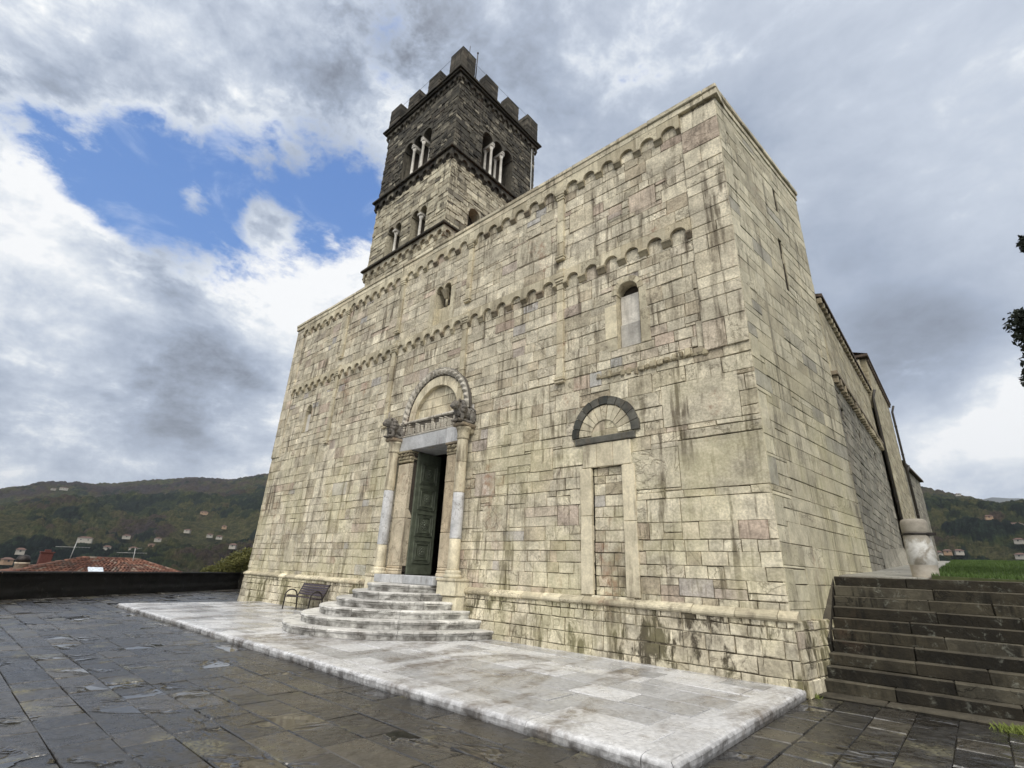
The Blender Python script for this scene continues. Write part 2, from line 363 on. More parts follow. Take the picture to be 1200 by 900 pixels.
def pavement_mat():
    m,q,b=newmat('wet_dark_flagstone'); geo=q.node('ShaderNodeNewGeometry'); P=geo.outputs['Position']
    at=q.node('ShaderNodeAttribute',dict(attribute_name='tone')); sp=q.node('ShaderNodeSeparateColor'); q.set(sp.inputs[0],at.outputs['Color'])
    r_,g_,b_=sp.outputs
    c=q.cr(r_,[(0,(.040,.036,.030)),(.5,(.060,.055,.046)),(.85,(.080,.073,.060)),(1,(.12,.11,.085))]) if False else q.cr(r_,[(0,(.016,.0145,.013)),(.5,(.026,.0235,.020)),(.85,(.040,.035,.028)),(1,(.062,.054,.040))])
    n=q.noise(P,9,9,.7,.2); v=q.ramp(n,.3,.7,.65,1.4)
    c=q.mix(1.,c,q.node('ShaderNodeCombineXYZ',i0=v,i1=v,i2=v).outputs[0],'MULTIPLY')
    ls=q.noise(q.vm('ADD',P,q.node('ShaderNodeCombineXYZ',i0=q.m('MULTIPLY',g_,9.),i1=b_,i2=0.).outputs[0]),2.0,3,.5)
    l=q.m('MULTIPLY',q.ramp(ls,.54,.66),q.ramp(q.noise(P,24,7,.75),.42,.60,0.,.72))
    l=q.m('MULTIPLY',l,q.ramp(b_,.50,.62))
    c=q.mix(l,c,(.16,.145,.075))
    wet=q.ramp(q.noise(P,1.1,6,.6,.3),.36,.62)       # where water stands
    und=q.noise(q.vm('ADD',P,q.node('ShaderNodeCombineXYZ',i0=q.m('MULTIPLY',g_,5.),i1=0.,i2=0.).outputs[0]),3.2,3,.5)
    pud=q.ramp(q.m('ADD',q.noise(P,.85,4,.55,.5),q.m('MULTIPLY',q.m('SUBTRACT',g_,.5),.16)),.53,.66)
    rg=q.m('SUBTRACT',q.m('MULTIPLY',q.m('SUBTRACT',1.,wet),.22),q.m('MULTIPLY',pud,.0)); rg=q.m('ADD',q.m('MULTIPLY',rg,.6),q.ramp(n,.3,.7,.17,.32))
    rg=q.m('MULTIPLY',rg,q.ramp(pud,0.,1.,1.,.10)); rg=q.m('ADD',rg,q.m('MULTIPLY',l,.3))
    q.set(b.inputs['Roughness'],rg)
    q.set(b.inputs['Base Color'],c)
    h=q.m('ADD',q.m('MULTIPLY',n,.30),q.m('MULTIPLY',q.noise(P,38,5,.7),.08)); h=q.m('ADD',h,q.m('MULTIPLY',und,2.4))
    h=q.m('MULTIPLY',h,q.ramp(pud,0.,1.,1.,.02))
    q.set(b.inputs['Normal'],q.node('ShaderNodeBump',Strength=.7,Distance=.04,Height=h).outputs[0])
    b.inputs['Specular IOR Level'].default_value=.55; b.inputs['IOR'].default_value=1.75
    return m
M_pave=pavement_mat()
def marble_floor():
    m,q,b=newmat('stained_white_marble_paving'); geo=q.node('ShaderNodeNewGeometry'); P=geo.outputs['Position']
    at=q.node('ShaderNodeAttribute',dict(attribute_name='tone')); sp=q.node('ShaderNodeSeparateColor'); q.set(sp.inputs[0],at.outputs['Color'])
    c=q.cr(sp.outputs[0],[(0,(.33,.33,.33)),(.5,(.47,.47,.475)),(1,(.62,.62,.62))])
    n=q.noise(P,14,9,.72,.3); v=q.ramp(n,.3,.7,.70,1.18)
    c=q.mix(1.,c,q.node('ShaderNodeCombineXYZ',i0=v,i1=v,i2=v).outputs[0],'MULTIPLY')
    s1=q.noise(q.scale(P,(1.3,.5,1.)),.75,8,.66,.6); s=q.m('MULTIPLY',q.ramp(s1,.45,.60),q.ramp(q.noise(P,4,8,.66,.5),.34,.64,.15,.85))
    c=q.mix(s,c,(.10,.075,.052))
    crk=q.ramp(q.m('ABSOLUTE',q.m('SUBTRACT',q.noise(P,2.2,5,.6,1.5),.5)),.012,.0)
    crk=q.m('MULTIPLY',crk,q.ramp(q.noise(P,.5,3),.52,.62)); c=q.mix(q.m('MULTIPLY',crk,.8),c,(.08,.07,.06))
    sz=q.node('ShaderNodeSeparateXYZ',i0=P); 
    edge=q.ramp(sz.outputs[2],-.015,-.05); eg=q.m('MULTIPLY',edge,q.ramp(q.noise(P,5,7,.65),.38,.66,.05,.8)); c=q.mix(eg,c,(.05,.045,.04))
    q.set(b.inputs['Base Color'],c)
    q.set(b.inputs['Roughness'],q.ramp(q.noise(P,1.0,6,.6),.35,.65,.16,.50))
    q.set(b.inputs['Normal'],q.node('ShaderNodeBump',Strength=.35,Distance=.02,Height=q.m('ADD',q.m('MULTIPLY',n,.5),q.noise(P,2.,3))).outputs[0])
    return m
M_marble=marble_floor()
def grass_mat(name,c0,c1):
    m,q,b=newmat(name); at=q.node('ShaderNodeAttribute',dict(attribute_name='tone')); sp=q.node('ShaderNodeSeparateColor'); q.set(sp.inputs[0],at.outputs['Color'])
    geo=q.node('ShaderNodeNewGeometry'); n=q.noise(geo.outputs['Position'],.7,5)
    q.set(b.inputs['Base Color'],q.mix(q.m('ADD',q.m('MULTIPLY',sp.outputs[0],.6),q.m('MULTIPLY',n,.4)),c0,c1)); b.inputs['Roughness'].default_value=.7
    return m
M_grass=grass_mat('lawn_grass',(.030,.065,.010),(.075,.13,.02))
M_soil=simple('lawn_soil',(.05,.06,.02),.95,0,.5,5)
M_weed=grass_mat('weeds',(.10,.13,.02),(.20,.24,.05))
M_cyp=grass_mat('dark_evergreen_leaf',(.006,.011,.006),(.016,.026,.012))
M_shrub=grass_mat('yellow_green_leaf',(.05,.06,.012),(.16,.15,.035))
def hill_mat():
    m,q,b=newmat('autumn_woodland'); at=q.node('ShaderNodeAttribute',dict(attribute_name='tone')); sp=q.node('ShaderNodeSeparateColor'); q.set(sp.inputs[0],at.outputs['Color'])
    geo=q.node('ShaderNodeNewGeometry'); P=geo.outputs['Position']
    c=q.cr(sp.outputs[0],[(0,(.005,.009,.008)),(.20,(.011,.017,.010)),(.40,(.022,.028,.011)),(.58,(.038,.037,.015)),(.74,(.030,.022,.016)),(1,(.022,.018,.020))])
    n=q.noise(P,.22,8,.85); v=q.ramp(n,.32,.68,.30,1.75)
    v=q.m('MULTIPLY',v,q.m('ADD',.55,q.m('MULTIPLY',sp.outputs[1],.9)))
    c=q.mix(1.,c,q.node('ShaderNodeCombineXYZ',i0=v,i1=v,i2=v).outputs[0],'MULTIPLY')
    q.set(b.inputs['Base Color'],c); b.inputs['Roughness'].default_value=.95; b.inputs['Specular IOR Level'].default_value=.02; q.set(b.inputs['Normal'],q.node('ShaderNodeBump',Strength=1.,Distance=3.,Height=n).outputs[0])
    return m
M_hill=hill_mat()
M_hillfar=simple('distant_mountain',(.05,.055,.05),.95,0,0,.01)
# ------------------------------------------------------------------ masonry
def FR(y0=0.,X0=0.): return lambda u,v,w_: Vector((u,y0-w_,v))          # facing -Y, u = world x
def EA(x0): return lambda u,v,w_: Vector((x0+w_,u,v))                    # facing +X, u = world y
def WE(x0): return lambda u,v,w_: Vector((x0-w_,-u,v))                   # facing -X, u = -y
def BK(y0): return lambda u,v,w_: Vector((-u,y0+w_,v))                   # facing +Y, u = -x
def SL(ox,oy,k):                                                          # splayed wall, u = distance along it
    n=math.hypot(1,k); dx,dy=k/n,1/n
    return lambda u,v,w_: Vector((ox+dx*u+dy*w_,oy+dy*u-dx*w_,v))
def sub(rects,h):
    o=[]
    for (a,b,c,d) in rects:
        if h[0]>=b or h[1]<=a or h[2]>=d or h[3]<=c: o.append((a,b,c,d)); continue
        if c<h[2]: o.append((a,b,c,h[2]))
        if d>h[3]: o.append((a,b,h[3],d))
        c2,d2=max(c,h[2]),min(d,h[3])
        if a<h[0]: o.append((a,h[0],c2,d2))
        if b>h[1]: o.append((h[1],b,c2,d2))
    return o
def blk(mb,fn,a,b,c,d,g,w0,dep,j,bev,tone=None,r=rng):
    if b-a<.03 or d-c<.03: return
    J=lambda: r.uniform(-j,j)
    ga,gb,gc,gd=[g*r.uniform(.5,1.5) for _ in range(4)]
    q=[(a+ga+J(),c+gc+J()),(b-gb+J(),c+gc+J()),(b-gb+J(),d-gd+J()),(a+ga+J(),d-gd+J())]
    t=[r.uniform(-.004,.004)*2*j/.006 for _ in range(4)]
    cu=sum(p[0] for p in q)/4; cv=sum(p[1] for p in q)/4
    def inn(p,k): 
        return (p[0]+(bev if p[0]<cu else -bev)*k,p[1]+(bev if p[1]<cv else -bev)*k)
    vs=[fn(*inn(p,1),w0+t[i]) for i,p in enumerate(q)]+[fn(*p,w0-bev*.9) for p in q]+[fn(*p,-dep) for p in q]
    mb.add(vs,[(0,1,2,3)]+[(4+i,4+(i+1)%4,(i+1)%4,i) for i in range(4)]+[(8+i,8+(i+1)%4,4+(i+1)%4,4+i) for i in range(4)],
           tone or (r.random(),r.random(),r.random()))
def courses(mb,fn,U0,U1,V0,V1,holes=(),hf=lambda v:(.28,.45),asp=(.9,2.3),big=(),g=.008,proud=.012,dep=.05,j=.006,bev=.008,seed=1,split=.12,back=None,topf=None,tonef=None,bk=.022):
    r=random.Random(seed); rects=[]
    v=V0
    while v<V1-.02:
        lo,hi=hf(v); h=r.uniform(lo,hi)
        if V1-v-h<lo*.6: h=V1-v
        u=U0-r.uniform(0,.3)
        while u<U1-.01:
            wd=h*r.uniform(*asp)*(1.5 if r.random()<.12 else 1)
            u2=min(u+wd,U1)
            if U1-u2<.12: u2=U1
            a=max(u,U0)
            if r.random()<split and h>.3 and u2-a>.3:
                m=v+h*r.uniform(.35,.65)
                rects.append((a,u2,v,m)); 
                if r.random()<.5: mm=a+(u2-a)*r.uniform(.35,.65); rects+= [(a,mm,m,v+h),(mm,u2,m,v+h)]
                else: rects.append((a,u2,m,v+h))
            else: rects.append((a,u2,v,v+h))
            u=u2
        v+=h
    for h in list(holes)+list(big): rects=sub(rects,h)
    bb=list(big)
    for h in holes: bb=sub(bb,h)
    for rc in rects+bb:
        if topf:
            mu=(rc[0]+rc[1])/2; tv=topf(mu)
            if rc[2]>tv-.05: continue
            rc=(rc[0],rc[1],rc[2],min(rc[3],tv))
        tn=tonef(rc,r) if tonef else None
        blk(mb,fn,*rc,g,r.uniform(0,proud),dep,j,bev,tn,r)
    if back is not None:
        br=[(U0,U1,V0,V1)]
        for h in holes: br=sub(br,h)
        for (a,b,c,d) in br:
            if topf: d=min(d,min(topf(a),topf(b)))
            back.add([fn(a,c,-bk),fn(b,c,-bk),fn(b,d,-bk),fn(a,d,-bk)],[(0,1,2,3)])
def arc(cx,cz,r,a0=0,a1=math.pi,n=14): return [(cx+r*math.cos(a0+(a1-a0)*i/n),cz+r*math.sin(a0+(a1-a0)*i/n)) for i in range(n+1)]
def arch_cell(mb,fn,x0,x1,vs_,vt,cx,r,wf,wb,n=14,c=None):
    """wall piece x0..x1, vs_..vt, with a half-round opening of radius r at cx; front at wf, soffit back to wb"""
    c=c or (rng.random(),rng.random(),rng.random())
    A=arc(cx,vs_,r,math.pi,0,n)
    top=[(x0,vt)]+[(p[0],vt) for p in A]+[(x1,vt)]
    bot=[(x0,vs_)]+A+[(x1,vs_)]
    vs=[fn(*p,wf) for p in bot]+[fn(*p,wf) for p in top]; m=len(bot)
    fs=[(i,i+1,m+i+1,m+i) for i in range(m-1) if abs(bot[i+1][0]-bot[i][0])>1e-5 or i in(0,m-2)]
    mb.add(vs,fs,c)
    vs=[fn(*p,wf) for p in A]+[fn(*p,wb) for p in A]; k=len(A)
    mb.add(vs,[(i,k+i,k+i+1,i+1) for i in range(k-1)],c)
    for (a,b) in ((x0,cx-r),(cx+r,x1)):      # undersides of the feet
        if b-a>.005: mb.add([fn(a,vs_,wf),fn(b,vs_,wf),fn(b,vs_,wb),fn(a,vs_,wb)],[(0,3,2,1)],c)
def ring(mb,fn,cx,cz,ra,rb,wb,wf,n,a0=0.,a1=math.pi,gap=.012,tones=None,j=.006):
    for i in range(n):
        s=a0+(a1-a0)*i/n+gap/ra/2; e=a0+(a1-a0)*(i+1)/n-gap/ra/2
        w_=wf+rng.uniform(-j,j); k=3
        P=[]
        for q in range(k+1):
            t=s+(e-s)*q/k
            for r_ in (ra,rb): P.append((cx+r_*math.cos(t),cz+r_*math.sin(t)))
        vs=[fn(*p,w_) for p in P]+[fn(*p,wb) for p in P]; N=len(P)
        fs=[]
        for q in range(k):
            a,b,c_,d=2*q,2*q+1,2*q+3,2*q+2
            fs+=[(a,b,c_,d),(N+a,a,d,N+d),(b,N+b,N+c_,c_)]
        fs+=[(0,N,N+1,1),(2*k,2*k+1,N+2*k+1,N+2*k)]
        mb.add(vs,fs,tones(i) if tones else None)
def fbox(mb,fn,a,b,c,d,w0,w1,bev=.01,j=0.,tone=None):
    """box in wall space: a..b, c..d, from w0 (back) to w1 (front)"""
    t=MB(); t.box(a,b,c,d,w0,w1,bev,j)
    mb.add([fn(*p) for p in t.v],t.f,tone)
def frot(fn,ang,cu,cv):
    return lambda u,v,w_: fn(cu+(u-cu)*math.cos(ang)-(v-cv)*math.sin(ang),cv+(u-cu)*math.sin(ang)+(v-cv)*math.cos(ang),w_)

W=22.6; TOP=13.77
church=thing('church',(-11.3,0,0),'long pale limestone church with flat topped facade, blind arcades and a round arched portal','church')
f0=FR(0)
D0,D1,DZ0,DZ1=-11.07,-9.23,1.37,5.35
wins=[(-3.10,-2.46,7.0,8.90),(-10.85,-9.95,10.1,11.75),(-19.85,-19.3,7.3,8.65)]
holesF=[(D0,D1,DZ0,DZ1)]+wins+[(-3.95,-3.13,1.18,4.03)]
tymp_hole=[(-11.27,-8.93,6.38,7.52)]
bigs=[(-1.75,-.0,3.35,4.42),(-3.0,-1.75,3.42,4.3),(-2.05,-.35,4.75,5.75),(-.95,-.0,8.0,8.75),(-1.1,0,6.5,7.15),(-6.7,-5.3,10.9,11.8),(-5.9,-5.15,4.1,4.7),(-7.6,-6.6,2.6,3.3),(-8.0,-7.2,3.6,4.25),(-4.6,-3.75,11.3,12.0),(-2.6,-1.8,11.0,11.6),(-6.4,-5.3,6.0,6.5),(-7.6,-6.9,5.0,5.6),(-18.9,-18.2,2.0,2.55),(-13.9,-13.2,3.0,3.6),(-8.3,-7.3,11.6,12.3)]
def hfF(v):
    if v<2.2: return (.22,.36)
    if v<6.2: return (.28,.52)
    return (.24,.44)
def toneF(rc,r):
    x=(rc[0]+rc[1])/2; z=(rc[2]+rc[3])/2; t=r.random()
    if (rc[1]-rc[0])*(rc[3]-rc[2])>.6: t=.3+.35*t
    if -3.2<x<-.9 and 6.4<z<7.9 and r.random()<.55: t=r.uniform(.86,.97)       # ruddy patch by the corner window
    if -8.5<x<-2 and 1.1<z<2.1 and r.random()<.30: t=r.uniform(.88,.97)
    if -4.0<x<-3.0 and 6.3<z<6.8 and r.random()<.5: t=1.
    return (t,r.random(),r.random())
mb=MB(); back=MB()
courses(mb,f0,-W,0,1.02,13.42,holesF+tymp_hole,hfF,(.8,2.2),bigs,.0065,.020,.05,.008,.009,3,.14,back,None,toneF)
fw=mb.build('front_wall',M_front,church)
back.build('mortar_bed',M_mortar,fw)
# blocking inside the walled-up doorway
mb=MB(); bk=MB(); courses(mb,FR(.07),-3.95,-3.13,1.18,4.03,(),lambda v:(.18,.30),(1.,2.0),(),.008,.015,.04,.006,.008,31,.2,bk)
fbx=mb.build('walled_up_doorway',M_front,church); bk.build('mortar_bed',M_mortar,fbx)
# plinth (front + short return) and its moulding
def hfP(v): return (.20,.33)
mb=MB(); back=MB()
fP=lambda u,v,w_: Vector((u,-.10-.05*(1-v)-w_,v))
courses(mb,fP,-W-.02,.07,-.14,1.0,(),hfP,(.8,2.0),(),.009,.022,.1,.009,.012,11,.05,back,None,lambda rc,r:(r.uniform(.1,.75),r.random(),r.random()))
fS=SL(0,0,.12)
fSP=lambda u,v,w_: fS(u,v,.09+.05*(1-v)+w_)
courses(mb,fSP,-.08,2.2,-.14,1.0,(),hfP,(1.0,2.0),(),.008,.02,.1,.008,.012,12,.05,back)
pl=mb.build('plinth',M_front,church); back.build('mortar_bed',M_mortar,pl)
mb=MB(); u=-W-.05; cut_=False
while u<.14:
    L=rng.uniform(.5,1.25); e=min(u+L,.14)
    prof=[(-.02,.98),(.13,.985),(.165,1.015),(.17,1.05),(.155,1.085),(.10,1.11),(.03,1.15),(-.02,1.16)]
    o=rng.uniform(-.014,.012); k=rng.uniform(-.008,.008)
    for cch in range(3):
        pass
    vs=[(u+.006,-p[0]-o,p[1]+k) for p in prof]+[(e-.006,-p[0]-o,p[1]+k+rng.uniform(-.006,.006)) for p in prof]; n=len(prof)
    if (u+e)/2>-10 and not cut_: cut_=True; mb.build('plinth_moulding',M_arcade,church); mb=MB()
    if not(-12.3<(u+e)/2<-7.9): mb.add(vs,[(i,n+i,n+i+1,i+1) for i in range(n-1)]+[tuple(range(n)),tuple(range(2*n-1,n-1,-1))])
    u=e
mb.build('plinth_moulding',M_arcade,church)

# side wall of the front block, then aisle, transept, apse
L1=5.48
mb=MB(); back=MB()
slits=[(3.28,3.50,11.7,12.55),(2.98,3.22,8.9,10.6)]
courses(mb,fS,0,L1,-.14,13.42,slits,lambda v:(.26,.42) if v<9 else (.24,.5),(1.4,4.2),[(0,.42,z,z+.55) for z in (1.3,2.6,3.35,4.7,6.0,7.3,9.1,10.6,12.0)],.005,.008,.05,.006,.008,21,.1,back,None,lambda rc,r:(r.uniform(0,.97) if r.random()>.05 else 1.,r.random(),r.random()))
sw=mb.build('side_wall',M_side,church); back.build('mortar_bed',M_mortar,sw)
mb=MB()
for (a,b,c,d) in slits:
    mb.add([fS(a,c,-.5),fS(b,c,-.5),fS(b,d,-.5),fS(a,d,-.5)],[(0,1,2,3)])
    for p,q_ in (((a,c),(a,d)),((a,d),(b,d)),((b,d),(b,c)),((b,c),(a,c))): mb.add([fS(*p,-.03),fS(*q_,-.03),fS(*q_,-.5),fS(*p,-.5)],[(0,1,2,3)])
for i,(a,b,c,d) in enumerate(slits):
    t=MB(); t.v=mb.v[i*20:(i+1)*20]; t.f=[(0,1,2,3)]+[(4+4*k,5+4*k,6+4*k,7+4*k) for k in range(4)]; t.c=[(.1,.1,.1)]*5; t.sm=[False]*5
    t.build('slit_window',M_void,church)
# smooth weathered patches of render left on the side
AX=.65
mb=MB(); back=MB(); ai=EA(AX)
sl2=[(5.85,6.2,6.0,6.35),(8.85,9.2,6.0,6.4),(12.3,12.7,6.0,6.35),(7.25,7.45,4.5,4.8)]
courses(mb,ai,5.42,15.5,1.4,7.05,sl2,lambda v:(.16,.30),(1.2,3.2),(),.006,.016,.05,.006,.008,22,.1,back)
aw=mb.build('aisle_wall',M_aisle,church); back.build('mortar_bed',M_mortar,aw)
for (a,b,c,d) in sl2:
    t=MB(); P_=[ai(a,c,-.4),ai(b,c,-.4),ai(b,d,-.4),ai(a,d,-.4),ai(a,c,-.02),ai(b,c,-.02),ai(b,d,-.02),ai(a,d,-.02)]
    t.add(P_,[(0,1,2,3),(0,4,5,1),(1,5,6,2),(2,6,7,3),(3,7,4,0)]); t.build('slit_window',M_void,church)
mb=MB(); back=MB()
courses(mb,EA(AX+.02),5.42,15.5,7.32,9.55,(),lambda v:(.2,.34),(1.1,2.6),(),.004,.008,.05,.003,.005,23,.1,back)
au=mb.build('upper_aisle_wall',M_plaster,church); back.build('mortar_bed',M_plaster,au)
mb=MB()
y=5.5
fbox(mb,ai,5.42,15.5,7.2,7.32,-.02,.16,.01)
while y<15.3:
    fbox(mb,ai,y,y+.15,6.98,7.2,-.02,.14+rng.uniform(-.02,.02),.02,.006); y+=.36
mb.build('corbel_table',M_corbel,church)
mb=MB(); y=5.5
while y<15.4:
    mb=MB(); fbox(mb,ai,y,y+.14,9.55,9.74,-.02,.13,.02,.004); y+=.4; mb.build('eave_corbel',M_corbel,church)
mb=MB(); mb.add([ai(8.,1.9,.0),ai(15.45,1.9,.0),ai(15.45,2.5,.16),ai(8.,2.05,.03),ai(15.45,3.1,.02),ai(8.,2.6,.02)],[(0,1,2,3),(3,2,4,5),(1,4,2)])
mb.build('sloping_footing',M_aisle,church)
# roofs
mb=MB()
mb.add([(AX+.17,5.5,9.76),(AX+.17,15.6,9.76),(-5.5,15.6,11.4),(-5.5,5.5,11.4),(AX+.17,5.5,9.86),(AX+.17,15.6,9.86),(-5.5,15.6,11.52),(-5.5,5.5,11.52)],[(0,3,2,1),(4,5,6,7),(0,1,5,4),(1,2,6,5),(2,3,7,6),(3,0,4,7)])
mb.build('aisle_roof',M_eave,church)
mb=MB(); mb.box(-22.3,-.1,.5,5.4,12.7,13.2,0)
mb.add([(-22.5,5.5,10),(-22.5,24,10),(-17,24,11.4),(-17,5.5,11.4),(-17,5.5,11.5),(-17,24,11.5),(-11.3,24,12.9),(-11.3,5.5,12.9),(-5.6,24,11.4),(-5.6,5.5,11.4)],[(0,1,2,3),(4,5,6,7),(7,6,8,9)])
mb.build('nave_roof',M_rooft,church)
# transept
TX=.85
mb=MB(); back=MB(); te=EA(TX)
courses(mb,te,15.7,23.9,1.6,11.35,(),lambda v:(.2,.38),(1.1,2.8),(),.004,.01,.05,.004,.006,24,.1,back)
courses(mb,FR(15.7),-7.,TX,9.,11.35,(),lambda v:(.2,.38),(1.1,2.8),(),.004,.01,.05,.004,.006,25,.1,back)
courses(mb,EA(TX-.02),15.55,15.7,1.6,9.5,(),lambda v:(.3,.5),(1,2),(),.004,.01,.05,.004,.006,26,0,back)
tw=mb.build('transept_wall',M_plaster,church); back.build('mortar_bed',M_plaster,tw)
mb=MB(); mb.box(-7.2,TX+.12,15.45,24.1,11.38,11.5,.01); mb.add([(TX+.12,15.45,11.5),(TX+.12,24.1,11.5),(-3,24.1,12.9),(-3,15.45,12.9)],[(0,1,2,3)])
y=15.8
while y<23.9: mb.box(TX,TX+.09,y,y+.13,11.2,11.38,.015); y+=.38
mb.build('transept_roof',M_eave,church)
# apse block
fA=SL(.74,23.95,.055)
mb=MB(); back=MB()
aph=[(1.5,2.9,5.5,7.25)]
courses(mb,fA,0,7.2,1.6,8.05,aph,lambda v:(.18,.34),(1.1,2.8),(),.004,.012,.05,.005,.007,27,.1,back)
ab=mb.build('apse_wall',M_aisle,church); back.build('mortar_bed',M_mortar,ab)
t=MB(); arch_cell(t,fA,1.5,2.9,6.55,7.25,2.2,.68,.0,-.3); t.add([fA(1.5,5.5,-.28),fA(2.9,5.5,-.28),fA(2.9,7.25,-.28),fA(1.5,7.25,-.28),fA(1.5,5.5,0),fA(2.9,5.5,0),fA(1.5,6.56,0),fA(2.9,6.56,0),fA(1.5,6.56,-.28),fA(2.9,6.56,-.28)],[(0,1,2,3),(0,4,5,1),(0,8,6,4),(5,7,9,1)])
t.build('arched_window',M_aisle,church)
mb=MB(); 
mb.add([fA(-.1,8.05,.2),fA(7.3,8.05,.2),fA(7.3,8.15,.2),fA(-.1,8.15,.2),fA(-.1,9.6,-4),fA(7.3,9.6,-4),fA(-.1,8.05,-.3),fA(7.3,8.05,-.3)],[(0,1,2,3),(3,2,5,4),(0,6,7,1)])
mb.build('apse_roof',M_eave,church)
mb=MB(); mb.box(-7,.62,15.52,24,.5,11.3,0); mb.build('transept_core',M_plaster,church)
mb=MB(); mb.box(-22.5,.55,29,30.9,1,8,0); mb.box(-22.59,-22.2,.3,29,-3,13.0,0); mb.box(-22.2,.4,28.9,29.1,-2,8.,0); mb.box(-22.3,.2,5.3,5.5,9,13.2,0)
# end gable of the front block over the aisle and the far corner of the apse
mb.build('rear_wall',M_plaster,church)
mb=MB(); c5=fS(L1,0,0); 
courses(mb,BK(c5.y),-c5.x,8,8.,13.42,(),lambda v:(.3,.5),(1,2.5),(),.006,.01,.05,.005,.008,28,.1,mb)
mb.build('gable_return',M_side,church)
# far left return of the front, seen only from the side
mb=MB(); courses(mb,WE(-W),-29,-.0,-.14,13.42,(),lambda v:(.3,.45),(1,2.5),(),.008,.012,.05,.006,.008,29,.1,mb)
mb.build('far_side_wall',M_front,church)
# downpipes
for (x_,y_,z0_,z1_) in ((AX+.16,15.33,2.45,9.7),(TX+.12,23.6,2.8,11.2),(TX+.1,24.6,3.2,8.0)):
    mb=MB(); mb.tube([(x_+.12,y_,z1_),(x_,y_,z1_-.35),(x_,y_,z0_)],.055,8)
    z=z0_+.8
    while z<z1_-.5: mb.lathe(x_,y_,[(.07,z),(.07,z+.05)],8); z+=1.6
    mb.build('downpipe',M_pipe,church)
# coping
mb=MB(); u=-W-.06
while u<.1:
    e=min(u+rng.uniform(.9,1.7),.1)
    mb.box(u+.004,e-.004,-.115+rng.uniform(-.006,.006),.5,13.42,13.60,.008,.003); mb.box(u+.004,e-.004,-.15+rng.uniform(-.012,.008),.5,13.605,13.77+rng.uniform(-.015,.012),.025,.006)
    u=e
u=.1
while u<L1:
    e=min(u+rng.uniform(.9,1.5),L1+.06)
    fbox(mb,fS,u+.004,e-.004,13.42,13.60,-.5,.03,.008,.003); fbox(mb,fS,u+.004,e-.004,13.605,13.77+rng.uniform(-.015,.012),-.5,.08,.025,.006); u=e
mb.build('coping',M_trim,church)
# blind arcades
def arcade(fn,ua,ub,n,vs_,r,vt,wf,matp,parent,cor=True,name='blind_arcade',ch=.2,mc=None,skip=()):
    mb=MB(); p=(ub-ua)/n
    for i in range(n):
        cx=ua+p*(i+.5)+rng.uniform(-.01,.01); rr=r*rng.uniform(.95,1.03)
        arch_cell(mb,fn,ua+p*i+.002,ua+p*(i+1)-.002,vs_+rng.uniform(-.008,.008),vt,cx,rr,wf+rng.uniform(-.006,.006),-.02)
    mb.add([fn(ua,vt,wf),fn(ub,vt,wf),fn(ub,vt,-.02),fn(ua,vt,-.02)],[(0,1,2,3)])
    for x in (ua,ub): mb.add([fn(x,vs_,wf),fn(x,vt,wf),fn(x,vt,-.02),fn(x,vs_,-.02)],[(0,1,2,3)])
    ar=mb.build(name,matp,parent)
    for i in range(n+1 if cor else 0):
        mb=MB()
        x=ua+p*i; hw=p/2-r+.012; a=hw if i==0 else -hw; 
        x0=x if i==0 else x-hw; x1=x if i==n else x+hw
        d=rng.uniform(.85,1.1)
        P=[(0,0),(wf+.02,0),(wf+.025,-.05),(wf*.8,-ch*.45),(wf*.35*d,-ch*.85*d),(-.02,-ch*d)]
        P[0]=(-.02,0)
        vs=[fn(x0,vs_+q[1]-.003,q[0]) for q in P]+[fn(x1,vs_+q[1]-.003,q[0]+rng.uniform(-.01,.01)) for q in P]; m=len(P)
        mb.add(vs,[(k,m+k,m+k+1,k+1) for k in range(m-1)]+[tuple(range(m)),tuple(range(2*m-1,m-1,-1))])
        mb.build('corbel',mc or M_corbel,ar)
    return ar
PIL=[-4.9,-8.95,-13.05,-17.35]
edges=[-.95]+PIL+[-21.75]
for k in range(5):
    a=edges[k+1]+(.13 if k<4 else 0); b=edges[k]-(.13 if k>0 else 0)
    n=round((b-a)/.62)
    arcade(f0,a,b,n,12.98,.215,13.42,.10,M_arcade,church)
    n=round((b-a)/.59)
    arcade(f0,a,b,n,9.60,.205,9.98,.10,M_arcade,church)
for x in PIL:
    for up in (0,1):
        mb=MB(); z0,z1,zc,zb=((6.62,9.58,9.60,6.45),(10.62,12.68,12.70,10.42))[up]
        z=z0
        while z<z1-.01:
            e=min(z+rng.uniform(.35,.9),z1); fbox(mb,f0,x-.115,x+.115,z+.004,e-.004,-.02,.085,.012,.004); z=e
        for q,(h0,h1,ww,dd) in enumerate(((0,.07,.135,.10),(.075,.16,.15,.125),(.165,.30,.17,.14),(.305,.38,.145,.11))): fbox(mb,f0,x-ww,x+ww,zc+h0,zc+h1,-.02,dd,.012,.003)
        if up: fbox(mb,f0,x-.13,x+.13,13.082,13.42,-.02,.10,.004)
        else: fbox(mb,f0,x-.13,x+.13,9.985,10.1,-.02,.09,.01)
        for (h0,h1,ww,dd) in ((0,.07,.15,.12),(.075,.13,.165,.14),(.135,.19,.14,.11)): fbox(mb,f0,x-ww,x+ww,zb+h0,zb+h1,-.02,dd,.012,.003)
        mb.build('pilaster',M_arcade,church)
# proud strips at both ends of the front
for (a,b,z0) in ((-.95,.0,6.35),(-W,-21.75,6.35)):
    mb=MB(); z=z0
    while z<13.41:
        e=min(z+rng.choice((.3,.42,.55,.7)),13.42); u=a; cut=rng.uniform(.35,.65) if rng.random()<.6 else 1
        if e-z<.15: z=e; continue
        m=a+(b-a)*cut
        blk(mb,f0,a,m,z,e,.007,.055,.02,.004,.01)
        if cut<1: blk(mb,f0,m,b,z,e,.007,.055,.02,.004,.01)
        z=e
    mb.build('corner_strip',M_front,church)
